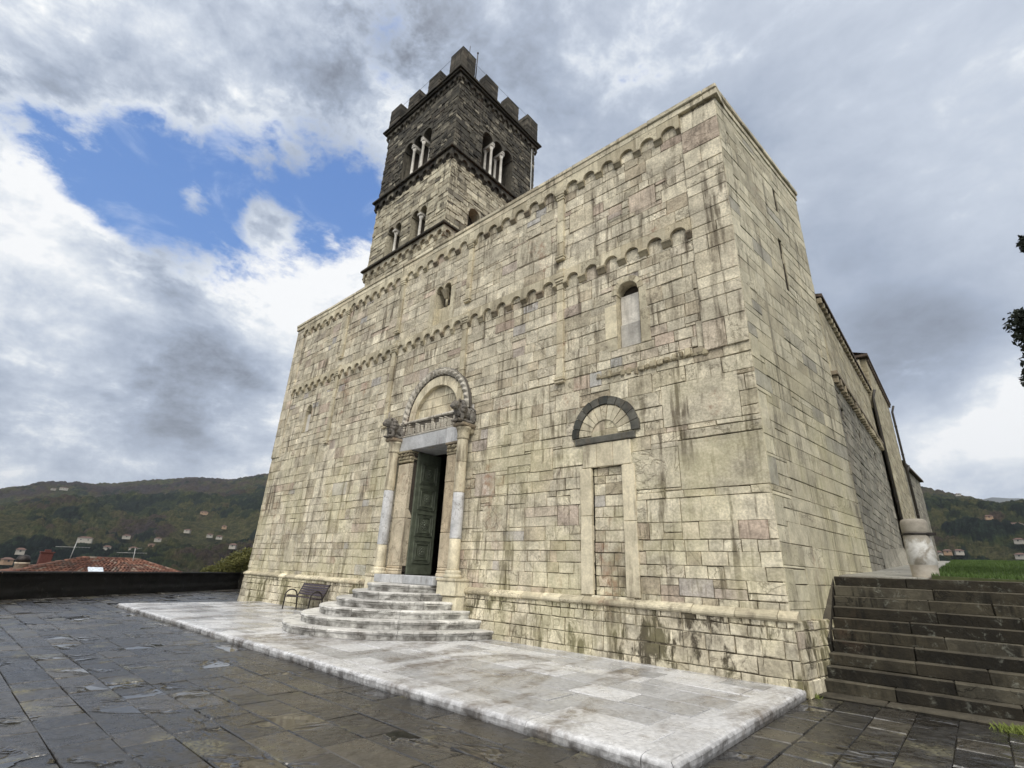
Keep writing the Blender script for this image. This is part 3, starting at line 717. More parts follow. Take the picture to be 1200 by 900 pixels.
# ragged remains of an old corbel row
mb=MB(); fbox(mb,f0,-3.76,-.97,6.30,6.38,-.02,.03,.01); u=-3.75
while u<-1.0:
    s=rng.uniform(.07,.17); zc=6.33+ .05*math.sin(u*3)+(u+3.7)*.015
    if rng.random()<.85: fbox(mb,f0,u,u+s,zc-rng.uniform(.04,.1),zc+rng.uniform(.05,.12),-.02,rng.uniform(.04,.11),.02,.012)
    u+=s+rng.uniform(.01,.08)
mb.build('broken_corbel_row',M_corbel,church)
# windows ---------------------------------------------------------
def window(fn,a,b,c,d,heads,depth,pane,parent,pane_mat,name='window',splay=0,frame=.0):
    mb=MB(); n=len(heads); sp=min(h[0]-0 for h in heads)
    r=heads[0][1]; vs_=d-r-.02
    xs=[a]+[ (heads[i][0]+heads[i+1][0])/2 for i in range(n-1)]+[b]
    for i,(cx,rr) in enumerate(heads): arch_cell(mb,fn,xs[i],xs[i+1],vs_,d,cx,rr,.012,-depth)
    for (p,q_) in (((a,c),(a,vs_)),((b,vs_),(b,c)),((b,c),(a,c))):
        mb.add([fn(*p,.012),fn(*q_,.012),fn(*q_,-depth),fn(*p,-depth)],[(0,1,2,3)])
    if a<heads[0][0]-r: pass
    o=mb.build(name,M_arcade,parent)
    t=MB(); t.add([fn(a,c,-depth+.01),fn(b,c,-depth+.01),fn(b,d,-depth+.01),fn(a,d,-depth+.01)],[(0,1,2,3)]); t.build('recess_back',pane_mat,o)
    return o
w1=window(f0,-3.10,-2.46,7.0,8.90,[(-2.78,.30)],.32,None,church,M_void)
mb=MB(); fbox(mb,f0,-3.09,-2.47,7.02,7.72,-.31,-.14,.01); fbox(mb,f0,-3.09,-2.47,7.74,8.6,-.31,-.20,.01,0,(.9,.9,.2)); mb.build('stone_infill',M_column,w1)
mb=MB(); ring(mb,f0,-2.78,8.58,.31,.46,-.02,.022,7)
fbox(mb,f0,-3.46,-3.11,7.35,8.3,-.02,.026,.01); fbox(mb,f0,-3.4,-3.11,6.98,7.34,-.02,.022,.01); fbox(mb,f0,-2.45,-2.2,7.0,7.9,-.02,.024,.01); fbox(mb,f0,-2.45,-2.25,7.91,8.57,-.02,.02,.01)
mb.build('window_surround',M_arcade,w1)
w2=window(f0,-10.85,-9.95,10.1,11.75,[(-10.63,.19),(-10.17,.19)],.45,None,church,M_void)
mb=MB(); fbox(mb,f0,-10.84,-9.96,10.12,10.9,-.44,-.22,.01); mb.tube([f0(-10.4,10.9,-.2),f0(-10.4,11.35,-.2)],.05,8); mb.add([f0(-10.46,11.2,-.28),f0(-10.34,11.2,-.28),f0(-10.2,11.55,-.05),f0(-10.6,11.55,-.05),f0(-10.46,11.2,-.12),f0(-10.34,11.2,-.12),f0(-10.25,11.55,.01),f0(-10.55,11.55,.01)],[(0,1,5,4),(4,5,6,7),(1,2,6,5),(0,4,7,3),(2,3,7,6)])
mb.build('central_shaft',M_arcade,w2)
mb=MB(); fbox(mb,f0,-11.15,-10.86,10.08,11.5,-.02,.024,.01); fbox(mb,f0,-9.94,-9.68,10.08,11.5,-.02,.024,.01); fbox(mb,f0,-11.1,-9.7,9.99,10.07,-.02,.05,.01); mb.build('window_surround',M_arcade,w2)
w3=window(f0,-19.85,-19.3,7.3,8.65,[(-19.57,.25)],.25,None,church,M_void)
mb=MB(); fbox(mb,f0,-19.84,-19.31,7.32,8.2,-.24,-.10,.01); mb.build('stone_infill',M_column,w3)
# small square block with slot low on the left
mb=MB(); fbox(mb,f0,-19.2,-18.5,1.6,2.45,-.02,.035,.012); mb.build('plain_panel',M_trim,church)
# walled-up side door ----------------------------------------------
blind=walled=fbx
mb=MB()
for (a,b,zs) in ((-4.28,-3.95,(1.18,2.9,4.03)),(-3.13,-2.80,(1.18,2.75,4.03))):
    for z0,z1 in zip(zs[:-1],zs[1:]): fbox(mb,f0,a+.004,b-.004,z0+.004,z1-.004,-.02,.05,.012,.004,(rng.uniform(.3,.8),.8,.2))
for i,(a,b) in enumerate(((-4.2,-3.8),(-3.8,-3.35),(-3.35,-2.87))): fbox(mb,f0,a+.004,b-.004,4.04,4.62,-.02,.045,.012,.004,(rng.uniform(.2,.8),.6,.2))
fbox(mb,f0,-4.0,-2.95,1.04,1.18,-.02,.05,.01)
mb.build('door_surround',M_trim,blind)
mb=MB(); fbox(mb,f0,-4.40,-2.74,4.63,4.80,-.02,.075,.015,.008,(.9,.5,.2)); mb.build('stone_beam',M_serp,blind)
mb=MB(); [ring(mb,f0,-3.56+rng.uniform(-.008,.008),4.86,.74+rng.uniform(-.006,.006),.93+rng.uniform(-.012,.02),-.02,.07,1,-.05+(math.pi+.1)*i/11,-.05+(math.pi+.1)*(i+1)/11,.014,None,.012) for i in range(11)]; mb.build('dark_arch',M_serp,blind)
mb=MB(); ring(mb,f0,-3.56,4.83,.37,.735,-.02,.04,11,0,math.pi,.012,None,.008); mb.build('voussoir_arch',M_trim,blind)
mb=MB(); A=arc(-3.56,4.83,.365,0,math.pi,16); mb.add([f0(*p,.01) for p in A],[tuple(range(len(A)))],(.93,.5,.2)); mb.build('small_tympanum',M_brownjamb,blind)
mb=MB(); A=arc(-3.56,4.81,.94,0,math.pi,24); mb.add([f0(*p,.0) for p in A],[tuple(range(len(A)))],(.3,.5,.2)); mb.build('arch_bed',M_mortar,blind)

# portal --------------------------------------------------------------
CX=-10.12
portal=church
for (x0,x1) in ((-11.72,D0),(D1,-8.72)):
    mb=MB(); z=1.62
    for z1 in ((3.1,4.9) if x0<-11 else (2.6,4.1,4.95)):
        fbox(mb,f0,x0,x1,z+.004,z1-.004,-.9,.13,.015,.003); z=z1
    for (h0,h1,e_) in ((1.37,1.47,.05),(1.475,1.54,.03),(1.545,1.62,.01)): fbox(mb,f0,x0-e_ if x0<-11 else x0,x1 if x0<-11 else x1+e_,h0,h1,-.9,.13+e_,.02)
    mb.build('portal_jamb',M_brownjamb,portal)
for (x0,x1) in ((-11.76,D0),(D1,-8.68)):
    mb=MB()
    fbox(mb,f0,x0,x1,4.955,5.03,-.5,.15,.015); 
    u=x0
    for lay,(z0,z1,dd) in enumerate(((5.035,5.15,.17),(5.15,5.26,.20))):
        u=x0
        while u<x1-.03:
            fbox(mb,f0,u,min(u+.1,x1),z0,z1,-.3,dd+.03*math.sin(u*31+lay),.03,.01); u+=.1
    fbox(mb,f0,x0-.02,x1+.02,5.27,5.34,-.3,.22,.012)
    mb.build('jamb_capital',M_corbel,portal)
mb=MB(); fbox(mb,f0,-11.95,-9.30,5.352,5.84,-.9,.16,.012,0,(.5,.5,.2)); fbox(mb,f0,-9.292,-8.52,5.352,5.86,-.9,.165,.012,0,(.9,.9,.2))
mb.build('door_lintel',M_greymarble,portal)
# carved frieze
def relief(mb,fn,u0,u1,v0,v1,nu,nv,hfun,w0,tone=(.5,.5,.3)):
    vs=[];
    for j in range(nv+1):
        for i in range(nu+1):
            u=u0+(u1-u0)*i/nu; v=v0+(v1-v0)*j/nv; h=hfun(i/nu,j/nv,u,v)
            if i in(0,nu) or j in (0,nv): h=-.05
            vs.append(fn(u,v,w0+h))
    fs=[(j*(nu+1)+i,j*(nu+1)+i+1,(j+1)*(nu+1)+i+1,(j+1)*(nu+1)+i) for j in range(nv) for i in range(nu)]
    hs_=[]
    for j in range(nv):
        for i in range(nu): hs_.append(hfun((i+.5)/nu,(j+.5)/nv,u0+(u1-u0)*(i+.5)/nu,v0+(v1-v0)*(j+.5)/nv)>.022)
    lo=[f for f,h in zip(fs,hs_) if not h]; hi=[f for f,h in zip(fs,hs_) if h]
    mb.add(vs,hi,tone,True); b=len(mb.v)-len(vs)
    for f in lo: mb.f.append(tuple(b+i for i in f)); mb.c.append((.05,.5,.2)); mb.sm.append(True)  # recess faces coloured dark: painted shade that brings out the figures
figs=[]; u=-11.7
rf=random.Random(5)
while u<-8.75: figs.append((u,rf.uniform(.6,1.1),rf.uniform(-.07,.07),rf.uniform(-.05,.05))); u+=rf.uniform(.085,.20)
def frz(s,t,u,v):
    tt=(v-5.88)/.50
    if tt<.10 or tt>.92: return .05
    h=0.
    for (fx,hh,lean,arm) in figs:
        if abs(u-fx)>.16: continue
        x=u-fx-lean*tt
        body=max(0,1-(abs(x)/.05)**2)*(1 if tt<.68*hh else 0); head=max(0,1-((x)**2+((tt-.76*hh)*.5)**2)/.036**2)
        arm_=max(0,1-abs((tt-.5-arm*6*x)/.05))*(1 if abs(x)<.09 else 0)
        h=max(h,.085*math.sqrt(body),.10*math.sqrt(head),.05*arm_)
    fold=.012*math.sin(u*190+8*math.sin(v*12))
    return h+(fold if h>.01 else 0)+.006*mnoise.noise(Vector((u*30,v*30,0)))
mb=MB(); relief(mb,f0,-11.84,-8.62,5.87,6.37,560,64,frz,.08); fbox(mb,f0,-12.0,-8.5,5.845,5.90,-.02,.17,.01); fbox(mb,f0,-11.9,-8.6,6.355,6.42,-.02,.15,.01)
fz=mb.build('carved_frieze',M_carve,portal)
# tympanum, arch, hood
mb=MB(); bk=MB(); 
fT=FR(.10)
courses(mb,fT,-11.27,-8.93,6.42,7.52,(),lambda v:(.3,.55),(.9,1.9),(),.006,.01,.03,.004,.006,41,.1,bk)
ty=mb.build('tympanum',M_trim,portal); bk.build('mortar_bed',M_mortar,ty)
mb=MB(); ring(mb,f0,CX,6.42,1.12,1.44,-.12,.05,11,0,math.pi,.008,lambda i:(rng.uniform(.2,.6),.7+.3*rng.random(),.2),.004); mb.build('portal_arch',M_trim,portal)
# spandrel strips round the tympanum recess
mb=MB()
for i in range(24):
    a0=math.pi*i/24;a1=math.pi*(i+1)/24
mb=MB()
def hood(s,t,u,v): return 0
n1_,n2_=260,14; vs=[]
for j in range(n2_+1):
    for i in range(n1_+1):
        a=math.pi*i/n1_; t=j/n2_; r_=1.45+.30*t
        env=math.sin(math.pi*t)**.5 if 0<t<1 else 0
        leaf=.5+.5*math.cos(a*46+ (t-.5)*5)
        h=.02+env*(.09+.07*leaf*(1 if .15<t<.75 else .2))+.02*mnoise.noise(Vector((a*22,t*6,1)))
        if t>.8: h=.02+.13*(1-abs(t-.9)/.1)**.5 if abs(t-.9)<.1 else .02
        vs.append(f0(CX+r_*math.cos(a),6.42+r_*math.sin(a),h if 0<j<n2_ else -.02))
b=len(mb.v); mb.v+=[tuple(p) for p in vs]
for j in range(n2_):
    for i in range(n1_):
        f=(j*(n1_+1)+i,j*(n1_+1)+i+1,(j+1)*(n1_+1)+i+1,(j+1)*(n1_+1)+i)
        hm=-sum(vs[k].y for k in f)/4; mb.f.append(tuple(b+k for k in f)); mb.c.append((.5,.5,.3) if hm>.075 else (.06,.5,.3)); mb.sm.append(True)  # low parts of the hood get a dark tone as painted-in shade
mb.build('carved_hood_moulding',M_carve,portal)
# columns with lions
for s,cxp in ((-1,-11.87),(1,-8.36)):
    mb=MB()
    fbox(mb,f0,cxp-.36,cxp+.36,.02,.90,-.02,.44,.02,.01); fbox(mb,f0,cxp-.38,cxp+.38,.91,1.28,-.02,.52,.02,.008); fbox(mb,f0,cxp-.40,cxp+.40,1.285,1.36,-.02,.55,.015); mb.build('column_pedestal',M_trim,portal)
    mb=MB(); mb.lathe(cxp,-.29,[(.25,1.36),(.26,1.40),(.25,1.44),(.205,1.47),(.225,1.50),(.22,1.54),(.19,1.57)],20); mb.build('column_base',M_trim,portal); mb=MB()
    mb.lathe(cxp,-.29,[(.175,5.30),(.20,5.33),(.18,5.37),(.19,5.5),(.215,5.60),(.235,5.62),(.235,5.68)],16)
    mb.build('column_capital',M_trim,portal)
    segs=[(1.57,2.4,(.42,.8,.1),M_trim),(2.405,3.7,(.95,.9,.9),M_greymarble),(3.705,4.6,(.3,.8,.1),M_trim),(4.605,5.30,(.5,.6,.1),M_trim)] if s>0 else [(1.57,2.25,(.6,.8,.1),M_trim),(2.255,4.0,(.9,.95,.9),M_greymarble),(4.005,5.30,(.3,.8,.1),M_trim)]
    for (z0,z1,tn,mt) in segs:
        mb=MB(); mb.lathe(cxp,-.29,[(.165,z0),(.172,z0+.02),(.168,(z0+z1)/2),(.165,z1-.01),(.16,z1)],20,tn); mb.build('column_shaft',mt,portal)
    mb=MB(); fbox(mb,f0,cxp-.24,cxp+.24,5.685,5.80,-.02,.56,.03,.01); fbox(mb,f0,cxp-.17,cxp+.17,5.5,5.70,-.02,.34,.04,.01); mb.build('lion_bracket',M_corbel,portal)
    # lion, projecting from the wall with its head outwards
    mb=MB(); B=lambda *a,**k: mb.ball(*a,n=8,**k)
    z=5.80; X=cxp
    B(X,-.22,z+.27,.15,.36,.17); B(X,-.42,z+.36,.19,.17,.21)            # trunk, mane
    for i in range(12):
        a=2*math.pi*i/12; B(X+.17*math.cos(a),-.47,z+.37+.18*math.sin(a),.055,.07,.055)
    B(X,-.62,z+.42,.115,.13,.12); B(X,-.73,z+.37,.07,.08,.055); B(X,-.70,z+.315,.055,.06,.025)  # head, muzzle, jaw
    for q in (-1,1):
        B(X+q*.09,-.58,z+.54,.035,.03,.05); B(X+q*.055,-.72,z+.455,.022,.02,.02)
        B(X+q*.11,-.46,z+.13,.05,.055,.14); B(X+q*.11,-.54,z+.035,.055,.10,.04)   # fore legs, paws
        B(X+q*.14,-.08,z+.17,.06,.13,.14); B(X+q*.14,-.18,z+.035,.05,.11,.04)
    B(X,-.30,z+.06,.13,.22,.06)                                                     # prey under the paws
    mb.tube([(X+.13,.0,z+.2),(X+.2,-.08,z+.36),(X+.13,-.2,z+.45)],.025,6)
    mb.v=[(X+(p[0]-X)*1.2,p[1]*1.12,z+(p[2]-z)*1.22) for p in mb.v]
    lo=mb.build('lion_statue',M_lion,portal)
    rm=lo.modifiers.new('r','REMESH'); rm.mode='VOXEL'; rm.voxel_size=.014; rm.use_smooth_shade=True
    tx=bpy.data.textures.new('lionrough','CLOUDS'); tx.noise_scale=.06; tx.noise_depth=3
    dm=lo.modifiers.new('d','DISPLACE'); dm.texture=tx; dm.strength=.05; dm.mid_level=.5
# door leaves
for X0,sg in ((-11.04,1),(-9.26,-1)):
    mb=MB(); mb.box(X0-.035,X0+.035,.14,1.16,1.385,5.33,.008)
    dl=mb.build('door',M_door,church)
    fd=(lambda u,v,w_,X0=X0,sg=sg: Vector((X0+sg*(.035+w_),u,v)))
    for zc in (4.63,3.78,2.93,2.08):
        mb=MB()
        for (e,h) in ((0,.028),(.05,.014),(.10,.03)):
            a,b,c,d=.30+e,1.03-e,zc-.36+e,zc+.36-e; t=.028
            for rc in ((a,b,c,c+t),(a,b,d-t,d),(a,a+t,c+t,d-t),(b-t,b,c+t,d-t)): fbox(mb,fd,*rc,-.01,h,.006)
        for k in range(8):
            an=2*math.pi*k/8; p=fd(.665+.085*math.cos(an),zc+.085*math.sin(an),.012); mb.ball(p.x,p.y,p.z,.022,.042,.042,6)
        p=fd(.665,zc,.02); mb.ball(p.x,p.y,p.z,.04,.045,.045,6); p=fd(.665,zc,.005); 
        for k in range(24):
            an=2*math.pi*k/24; p=fd(.665+.15*math.cos(an),zc+.15*math.sin(an),.005); mb.ball(p.x,p.y,p.z,.014,.022,.022,4)
        mb.build('door_panel',M_door,dl)
# porch reveal + dark nave behind
mb=MB()
for X in (D0,D1): mb.add([(X,.0,1.37),(X,.95,1.37),(X,.95,5.36),(X,0,5.36)],[(0,1,2,3)])
mb.add([(D0,.0,5.356),(D1,0,5.356),(D1,.95,5.356),(D0,.95,5.356)],[(0,1,2,3)]); 
mb.add([(D0,.93,1.365),(D1,.93,1.365),(D1,0,1.365),(D0,0,1.365)],[(0,1,2,3)])
a0,a1,b0,b1,c0,c1=-14,-6,.95,10,1.36,8
mb.add([(a0,b1,c0),(a1,b1,c0),(a1,b1,c1),(a0,b1,c1),(a0,b0,c0),(a1,b0,c0),(a1,b0,c1),(a0,b0,c1)],[(0,1,2,3),(0,4,5,1),(3,2,6,7),(0,3,7,4),(1,5,6,2)])
mb.add([(a0,b0,c0),(D0,b0,c0),(D0,b0,c1),(a0,b0,c1)],[(0,1,2,3)]); mb.add([(D1,b0,c0),(a1,b0,c0),(a1,b0,c1),(D1,b0,c1)],[(0,1,2,3)]); mb.add([(D0,b0,5.36),(D1,b0,5.36),(D1,b0,c1),(D0,b0,c1)],[(0,1,2,3)])
mb.build('dark_interior',M_void,church)
# inner masonry skin so no daylight gets into the hollow walls
mb=MB(); mb.box(-22.2,-11.4,.5,.52,-.1,13,0); mb.box(-8.8,-.12,.55,.57,-.1,13,0); mb.box(-.2,-.18,.6,5.3,-.1,13,0); mb.build('inner_wall',M_void,church)

# ------------------------------------------------------------------ bell tower
tower=thing('bell_tower',(-16.75,5.3,0),'tall square crenellated bell tower, black stone above pale, rising behind the church facade','tower')
TX0,TX1,TY0,TY1=-20.1,-13.4,2.0,8.65
cxm=(TX0+TX1)/2; cym=(TY0+TY1)/2
sides=[(FR(TY0),TX0,TX1,'s'),(EA(TX1),TY0,TY1,'e'),(WE(TX0),-TY1,-TY0,'w'),(BK(TY1),-TX1,-TX0,'n')]
ml=MB(); md=MB(); kl=MB(); core=MB()
lowh={'s':[(-.18-.65+1.0-cxm*0,0,0,0)]}
for fi,(fn,a,b,sd_) in enumerate(sides):
    c=(a+b)/2
    if sd_ in 'sn': H1=[(c+.45,c+1.75,17.5,19.58),(c-1.75,c-.45,17.5,19.58)]
    else: H1=[(c-1.85,c-1.0,17.75,19.5)] if sd_=='e' else []
    H2=[(c-1.28,c+1.28,22.36,25.50)]
    qu=[]
    z=13.
    k=0
    courses(ml,fn,a,b,12.6,21.62,H1,lambda v:(.16,.34),(.9,2.4),(),.010,.045,.06,.010,.016,50+fi,.15,kl)
    courses(md,fn,a,b,22.25,27.30,H2,lambda v:(.15,.30),(.8,2.1),(),.011,.055,.06,.012,.018,60+fi,.1,kl)
    # belfry opening: three arches on paired columns
    for i in (-1,0,1):
        arch_cell(md,fn,c+i*.853-.4265,c+i*.853+.4265,24.98,25.50,c+i*.853,.375,.01,-.75,14)
    for x in (c-1.28,c+1.28): md.add([fn(x,22.36,0),fn(x,24.98,0),fn(x,24.98,-.75),fn(x,22.36,-.75)],[(0,1,2,3)])
    md.add([fn(c-1.28,22.36,0),fn(c+1.28,22.36,0),fn(c+1.28,22.36,-.75),fn(c-1.28,22.36,-.75)],[(0,1,2,3)])
    for i in (-1,1):
        x=c+i*.4265; t=MB()
        for wc in (-.13,-.62):
            p=fn(x,22.36,wc); t.lathe(p.x,p.y,[(.12,22.37),(.12,22.44),(.085,22.5),(.078,24.5),(.095,24.53),(.08,24.56),(.13,24.72)],12,(.5,.9,.2))
        t.build('belfry_column',M_column,tower)
        t=MB(); fbox(t,fn,x-.13,x+.13,24.72,24.86,-.74,.02,.015); fbox(t,fn,x-.10,x+.10,24.86,24.975,-.74,.04,.01); t.build('column_impost',M_column,tower)
    for (h0,h1,v0,v1) in H1:
        if sd_ in 'sn':
            m=(h0+h1)/2
            for i in (-1,1): arch_cell(ml,fn,m+i*.325-.325,m+i*.325+.325,19.22,19.58,m+i*.325,.265,.015,-.6,12)
            t=MB(); p=fn(m,17.5,-.15); t.lathe(p.x,p.y,[(.11,17.51),(.11,17.58),(.075,17.64),(.07,18.85),(.10,18.9),(.13,19.05)],12,(.5,.9,.2)); fbox(t,fn,m-.14,m+.14,19.05,19.215,-.5,.02,.015); t.build('window_column',M_column,tower)
        else: arch_cell(ml,fn,h0,h1,19.08,19.5,(h0+h1)/2,.40,.015,-.6,12)
        for x in (h0,h1): ml.add([fn(x,v0,0),fn(x,v1-.3,0),fn(x,v1-.3,-.6),fn(x,v0,-.6)],[(0,1,2,3)])
        ml.add([fn(h0,v0,0),fn(h1,v0,0),fn(h1,v0,-.6),fn(h0,v0,-.6)],[(0,1,2,3)])
core.box(TX0+.62,TX1-.62,TY0+.62,TY1-.62,12,22.3,0); core.box(TX0+.78,TX1-.78,TY0+.78,TY1-.78,22.3,27.4,0)  # solid fill added inside the tower, coloured dark like its unlit interior
core.build('dark_core',M_void,tower)
kl.build('mortar_bed',M_mortar,tower)
ml.build('lower_wall',M_towl,tower); md.build('upper_wall',M_towd,tower)
# cornices and arcades
for (fn,a,b,sd_) in sides:
    for (zs,r,zt,n,mt,wf) in ((16.85,.20,17.22,11,M_towl,.13),(21.72,.21,22.12,11,M_towd,.13),(27.36,.16,27.66,15,M_towd,.12)):
        arcade(fn,a-wf+.002,b+wf-.002,n,zs,r,zt,wf,mt,tower,True,'corbel_arcade',.24,M_tblack if zs>20 else M_towl)
def slab_ring(mb,z0,z1,e):
    for (a,b,c,d) in ((TX0-e,TX1+e,TY0-e,TY0+.3),(TX0-e,TX1+e,TY1-.3,TY1+e),(TX0-e,TX0+.3,TY0+.302,TY1-.302),(TX1-.3,TX1+e,TY0+.302,TY1-.302)):
        long_x=(b-a)>(d-c); p=a if long_x else c; q_=b if long_x else d
        while p<q_-.01:
            e_=min(p+rng.uniform(.5,1.1),q_)
            if long_x: mb.box(p,e_-.006,c,d,z0,z1,.02,.008)
            else: mb.box(a,b,p,e_-.006,z0,z1,.02,.008)
            p=e_
for (z0,z1,e,) in ((17.225,17.36,.26),(22.125,22.26,.27),(27.665,27.79,.25),(27.795,27.92,.34)):
    mb=MB(); slab_ring(mb,z0,z1,e); mb.build('cornice',M_tblack,tower)
# wall between arcade band and patches
mb=MB()
mb.box(TX0+.01,TX1-.01,TY0+.01,TY1-.01,21.6,22.15,0); mb.build('wall_band',M_towd,tower); mb=MB(); mb.box(TX0+.01,TX1-.01,TY0+.01,TY1-.01,27.25,27.7,0)
mb.box(TX0+.1,TX1-.1,TY0+.1,TY1-.1,27.7,27.93,0); mb.build('wall_head',M_towd,tower)
# battlements
mb=MB(); e=.12
X0_,X1_,Y0_,Y1_=TX0-e,TX1+e,TY0-e,TY1+e; th=.62
mb.box(X0_,X1_,Y0_,Y0_+th,27.925,28.32,.02,.01); mb.box(X0_,X1_,Y1_-th,Y1_,27.925,28.32,.02,.01); mb.box(X0_,X0_+th,Y0_+th+.003,Y1_-th-.003,27.925,28.32,.02,.01); mb.box(X1_-th,X1_,Y0_+th+.003,Y1_-th-.003,27.925,28.32,.02,.01)
mb.build('parapet_wall',M_tblack,tower)
def merlon(cx,cy,hx,hy,h):
    mb=MB(); z=28.325; k=0
    while z<28.325+h-.05:
        e_=min(z+rng.uniform(.18,.3),28.325+h)
        s=rng.uniform(-.012,.012)
        if hx>hy: 
            m=cx+rng.uniform(-.2,.2); mb.box(cx-hx+s,m-.004,cy-hy,cy+hy,z,e_-.014,.02,.016); mb.box(m+.012,cx+hx+s,cy-hy,cy+hy,z,e_-.014,.02,.016)
        else:
            m=cy+rng.uniform(-.2,.2); mb.box(cx-hx,cx+hx,cy-hy+s,m-.004,z,e_-.006,.015,.01); mb.box(cx-hx,cx+hx,m+.004,cy+hy+s,z,e_-.006,.015,.01)
        z=e_
    t=28.325+h
    mb.add([(cx-hx,cy-hy,t),(cx+hx,cy-hy,t),(cx+hx,cy+hy,t),(cx-hx,cy+hy,t),(cx-hx*.15,cy,t+.16),(cx+hx*.15,cy,t+.16)],[(0,1,5,4),(1,2,5),(2,3,4,5),(3,0,4)])
    mb.build('merlon',M_merl,tower)
hl=.53; M_merl=stone('sooty_merlon_stone',[(0,(.035,.031,.025)),(.6,(.065,.057,.045)),(1,(.12,.105,.08))],streak=.8,rust=.1,streakcol=(.015,.013,.011),lichen=.3,mott=1.,bump=1.)
for i in range(4):
    x=X0_+hl+i*(X1_-X0_-2*hl)/3
    hh=1.42 if i in (0,3) else 1.15
    if i in (0,3):
        for yy in (Y0_+hl,Y1_-hl): merlon(x,yy,hl,hl,1.45)
    else:
        merlon(x,Y0_+th/2,hl,th/2,1.15); merlon(x,Y1_-th/2,hl,th/2,1.15)
for i in (1,2):
    y=Y0_+hl+i*(Y1_-Y0_-2*hl)/3; merlon(X0_+th/2,y,th/2,hl,1.15); merlon(X1_-th/2,y,th/2,hl,1.15)
mb=MB(); mb.tube([(X1_-.5,Y0_+.9,29.2),(X1_-.5,Y0_+.9,31.2)],.02,6); mb.tube([(X1_-.15,Y0_+1.25,28.3),(X1_-.15,Y0_+1.25,30.6)],.03,6); mb.ball(X1_-.15,Y0_+1.25,30.65,.06,.06,.08,5); mb.build('lightning_rod',M_iron,tower)
mb=MB()
pts=[(X0_+.5,Y0_+.3,30.05),(X1_-.5,Y0_+.3,30.2),(X1_-.3,Y1_-.5,30.1)]
for a,b in zip(pts[:-1],pts[1:]): mb.tube([a,((a[0]+b[0])/2,(a[1]+b[1])/2,(a[2]+b[2])/2-.05),b],.008,4)
mb.build('conductor_wire',M_iron,tower)
mb=MB(); mb.tube([(TX1+.06,TY1-.35,27.6),(TX1+.06,TY1-.35,14)],.04,6); mb.build('conductor_cable',M_metal,tower)
# ------------------------------------------------------------------ ground
PL=lambda z0=0.: (lambda u,v,w_: Vector((u,v,z0+w_)))
GZ=-.13
def para_x(y): return -24.5-.713*(y+7.76)
# terrace bed under everything
mb=MB(); mb.add([(-18.0,-17,GZ-.025),(14,-17,GZ-.025),(14,30,GZ-.025),(-22,30,GZ-.025),(-22.2,6,GZ-.025),(-33.2,4.6,GZ-.025)],[(0,1,2,3,4,5)])
mb.add([(-18.0,-17,-9),(14,-17,-9),(14,-17,GZ-.025),(-18.,-17,GZ-.025),(-33.2,4.6,-9),(-33.2,4.6,GZ-.025)],[(0,1,2,3),(4,0,3,5)])
M_joint=simple('wet_joint_earth',(.03,.027,.022),.25,0,.6,30)
tag(mb.build('ground',M_joint),kind='structure')
mb=MB()
def slabs(x0,x1,y0,y1,along_x,rw,lr,seed,cond=None):
    r=random.Random(seed)
    p=y0 if along_x else x0; pe=y1 if along_x else x1
    while p<pe-.05:
        q=min(p+rw*r.uniform(.93,1.07),pe); s=(x0 if along_x else y0)-r.uniform(0,.6); se=x1 if along_x else y1
        while s<se-.02:
            e=min(s+r.uniform(*lr),se)
            a=max(s,x0 if along_x else y0)
            rc=(a,e,p,q) if along_x else (p,q,a,e)
            s=e
            if cond and not cond((rc[0]+rc[1])/2,(rc[2]+rc[3])/2): continue
            if e-a<.08: continue
            blk(mb,PL(GZ),*rc,.005,r.uniform(-.003,.004),.02,.006,.010,(r.random(),r.random(),r.random()),r)
        p=q
okx=lambda x,y: x>para_x(y)-.25
slabs(-34,.2,-16.5,-5.02,True,.48,(.5,1.15),1,okx)
slabs(.2,9,-16.5,-5.02,True,.48,(.5,1.15),2)
slabs(.09,9,-5.02,.45,False,.47,(.5,1.1),3)
slabs(-34,-20.45,-5.02,6.,True,.48,(.5,1.15),4,okx)
tag(mb.build('pavement',M_pave),kind='structure')
# marble platform in front of the facade
mb=MB(); bk=MB()
PX0,PX1,PY0=-20.4,.08,-5.08
courses(mb,PL(0),PX0+.42,PX1-.42,PY0+.42,.05,[(-13.3,-6.9,-.9,.1)],lambda v:(.45,.8),(1.2,2.6),(),.006,.004,.05,.004,.006,71,.15,bk)
prof=[(.02,-.16),(.0,-.10),(-.004,-.05),(.012,-.018),(.04,-.003),(.09,.004),(.42,.003)]
def nosing(p0,p1,nrm):
    p0=Vector(p0);p1=Vector(p1);L=(p1-p0).length;d=(p1-p0)/L;s=0
    while s<L-.01:
        e=min(s+rng.uniform(.8,1.7),L); 
        if L-e<.3: e=L
        n=len(prof); o=rng.uniform(-.008,.008); vs=[];K=6
        for k in range(K+1):
            t=s+.004+(e-s-.008)*k/K
            for (a,z) in prof: 
                jj=.008*mnoise.noise(Vector((t*2.3,a*9,s)))
                m0=p0+d*t+nrm*(a+o+jj); 
                if s==0 and k==0 : m0=p0+d*(.004+max(a,0)*MIT[0])+nrm*(a+o)
                if e==L and k==K: m0=p0+d*(L-.004-max(a,0)*MIT[1])+nrm*(a+o)
                vs.append((m0.x,m0.y,z+jj*.4))
        mb.add(vs,[(k*n+i,(k+1)*n+i,(k+1)*n+i+1,k*n+i+1) for k in range(K) for i in range(n-1)]+[tuple(range(n)),tuple(range(K*n+n-1,K*n-1,-1))],(rng.uniform(.45,1),rng.random(),rng.random()),False)
        s=e
MIT=(1,1); nosing((PX0,PY0,0),(PX1,PY0,0),Vector((0,1,0)))
MIT=(1,0); nosing((PX1,PY0,0),(PX1,.0,0),Vector((-1,0,0)))
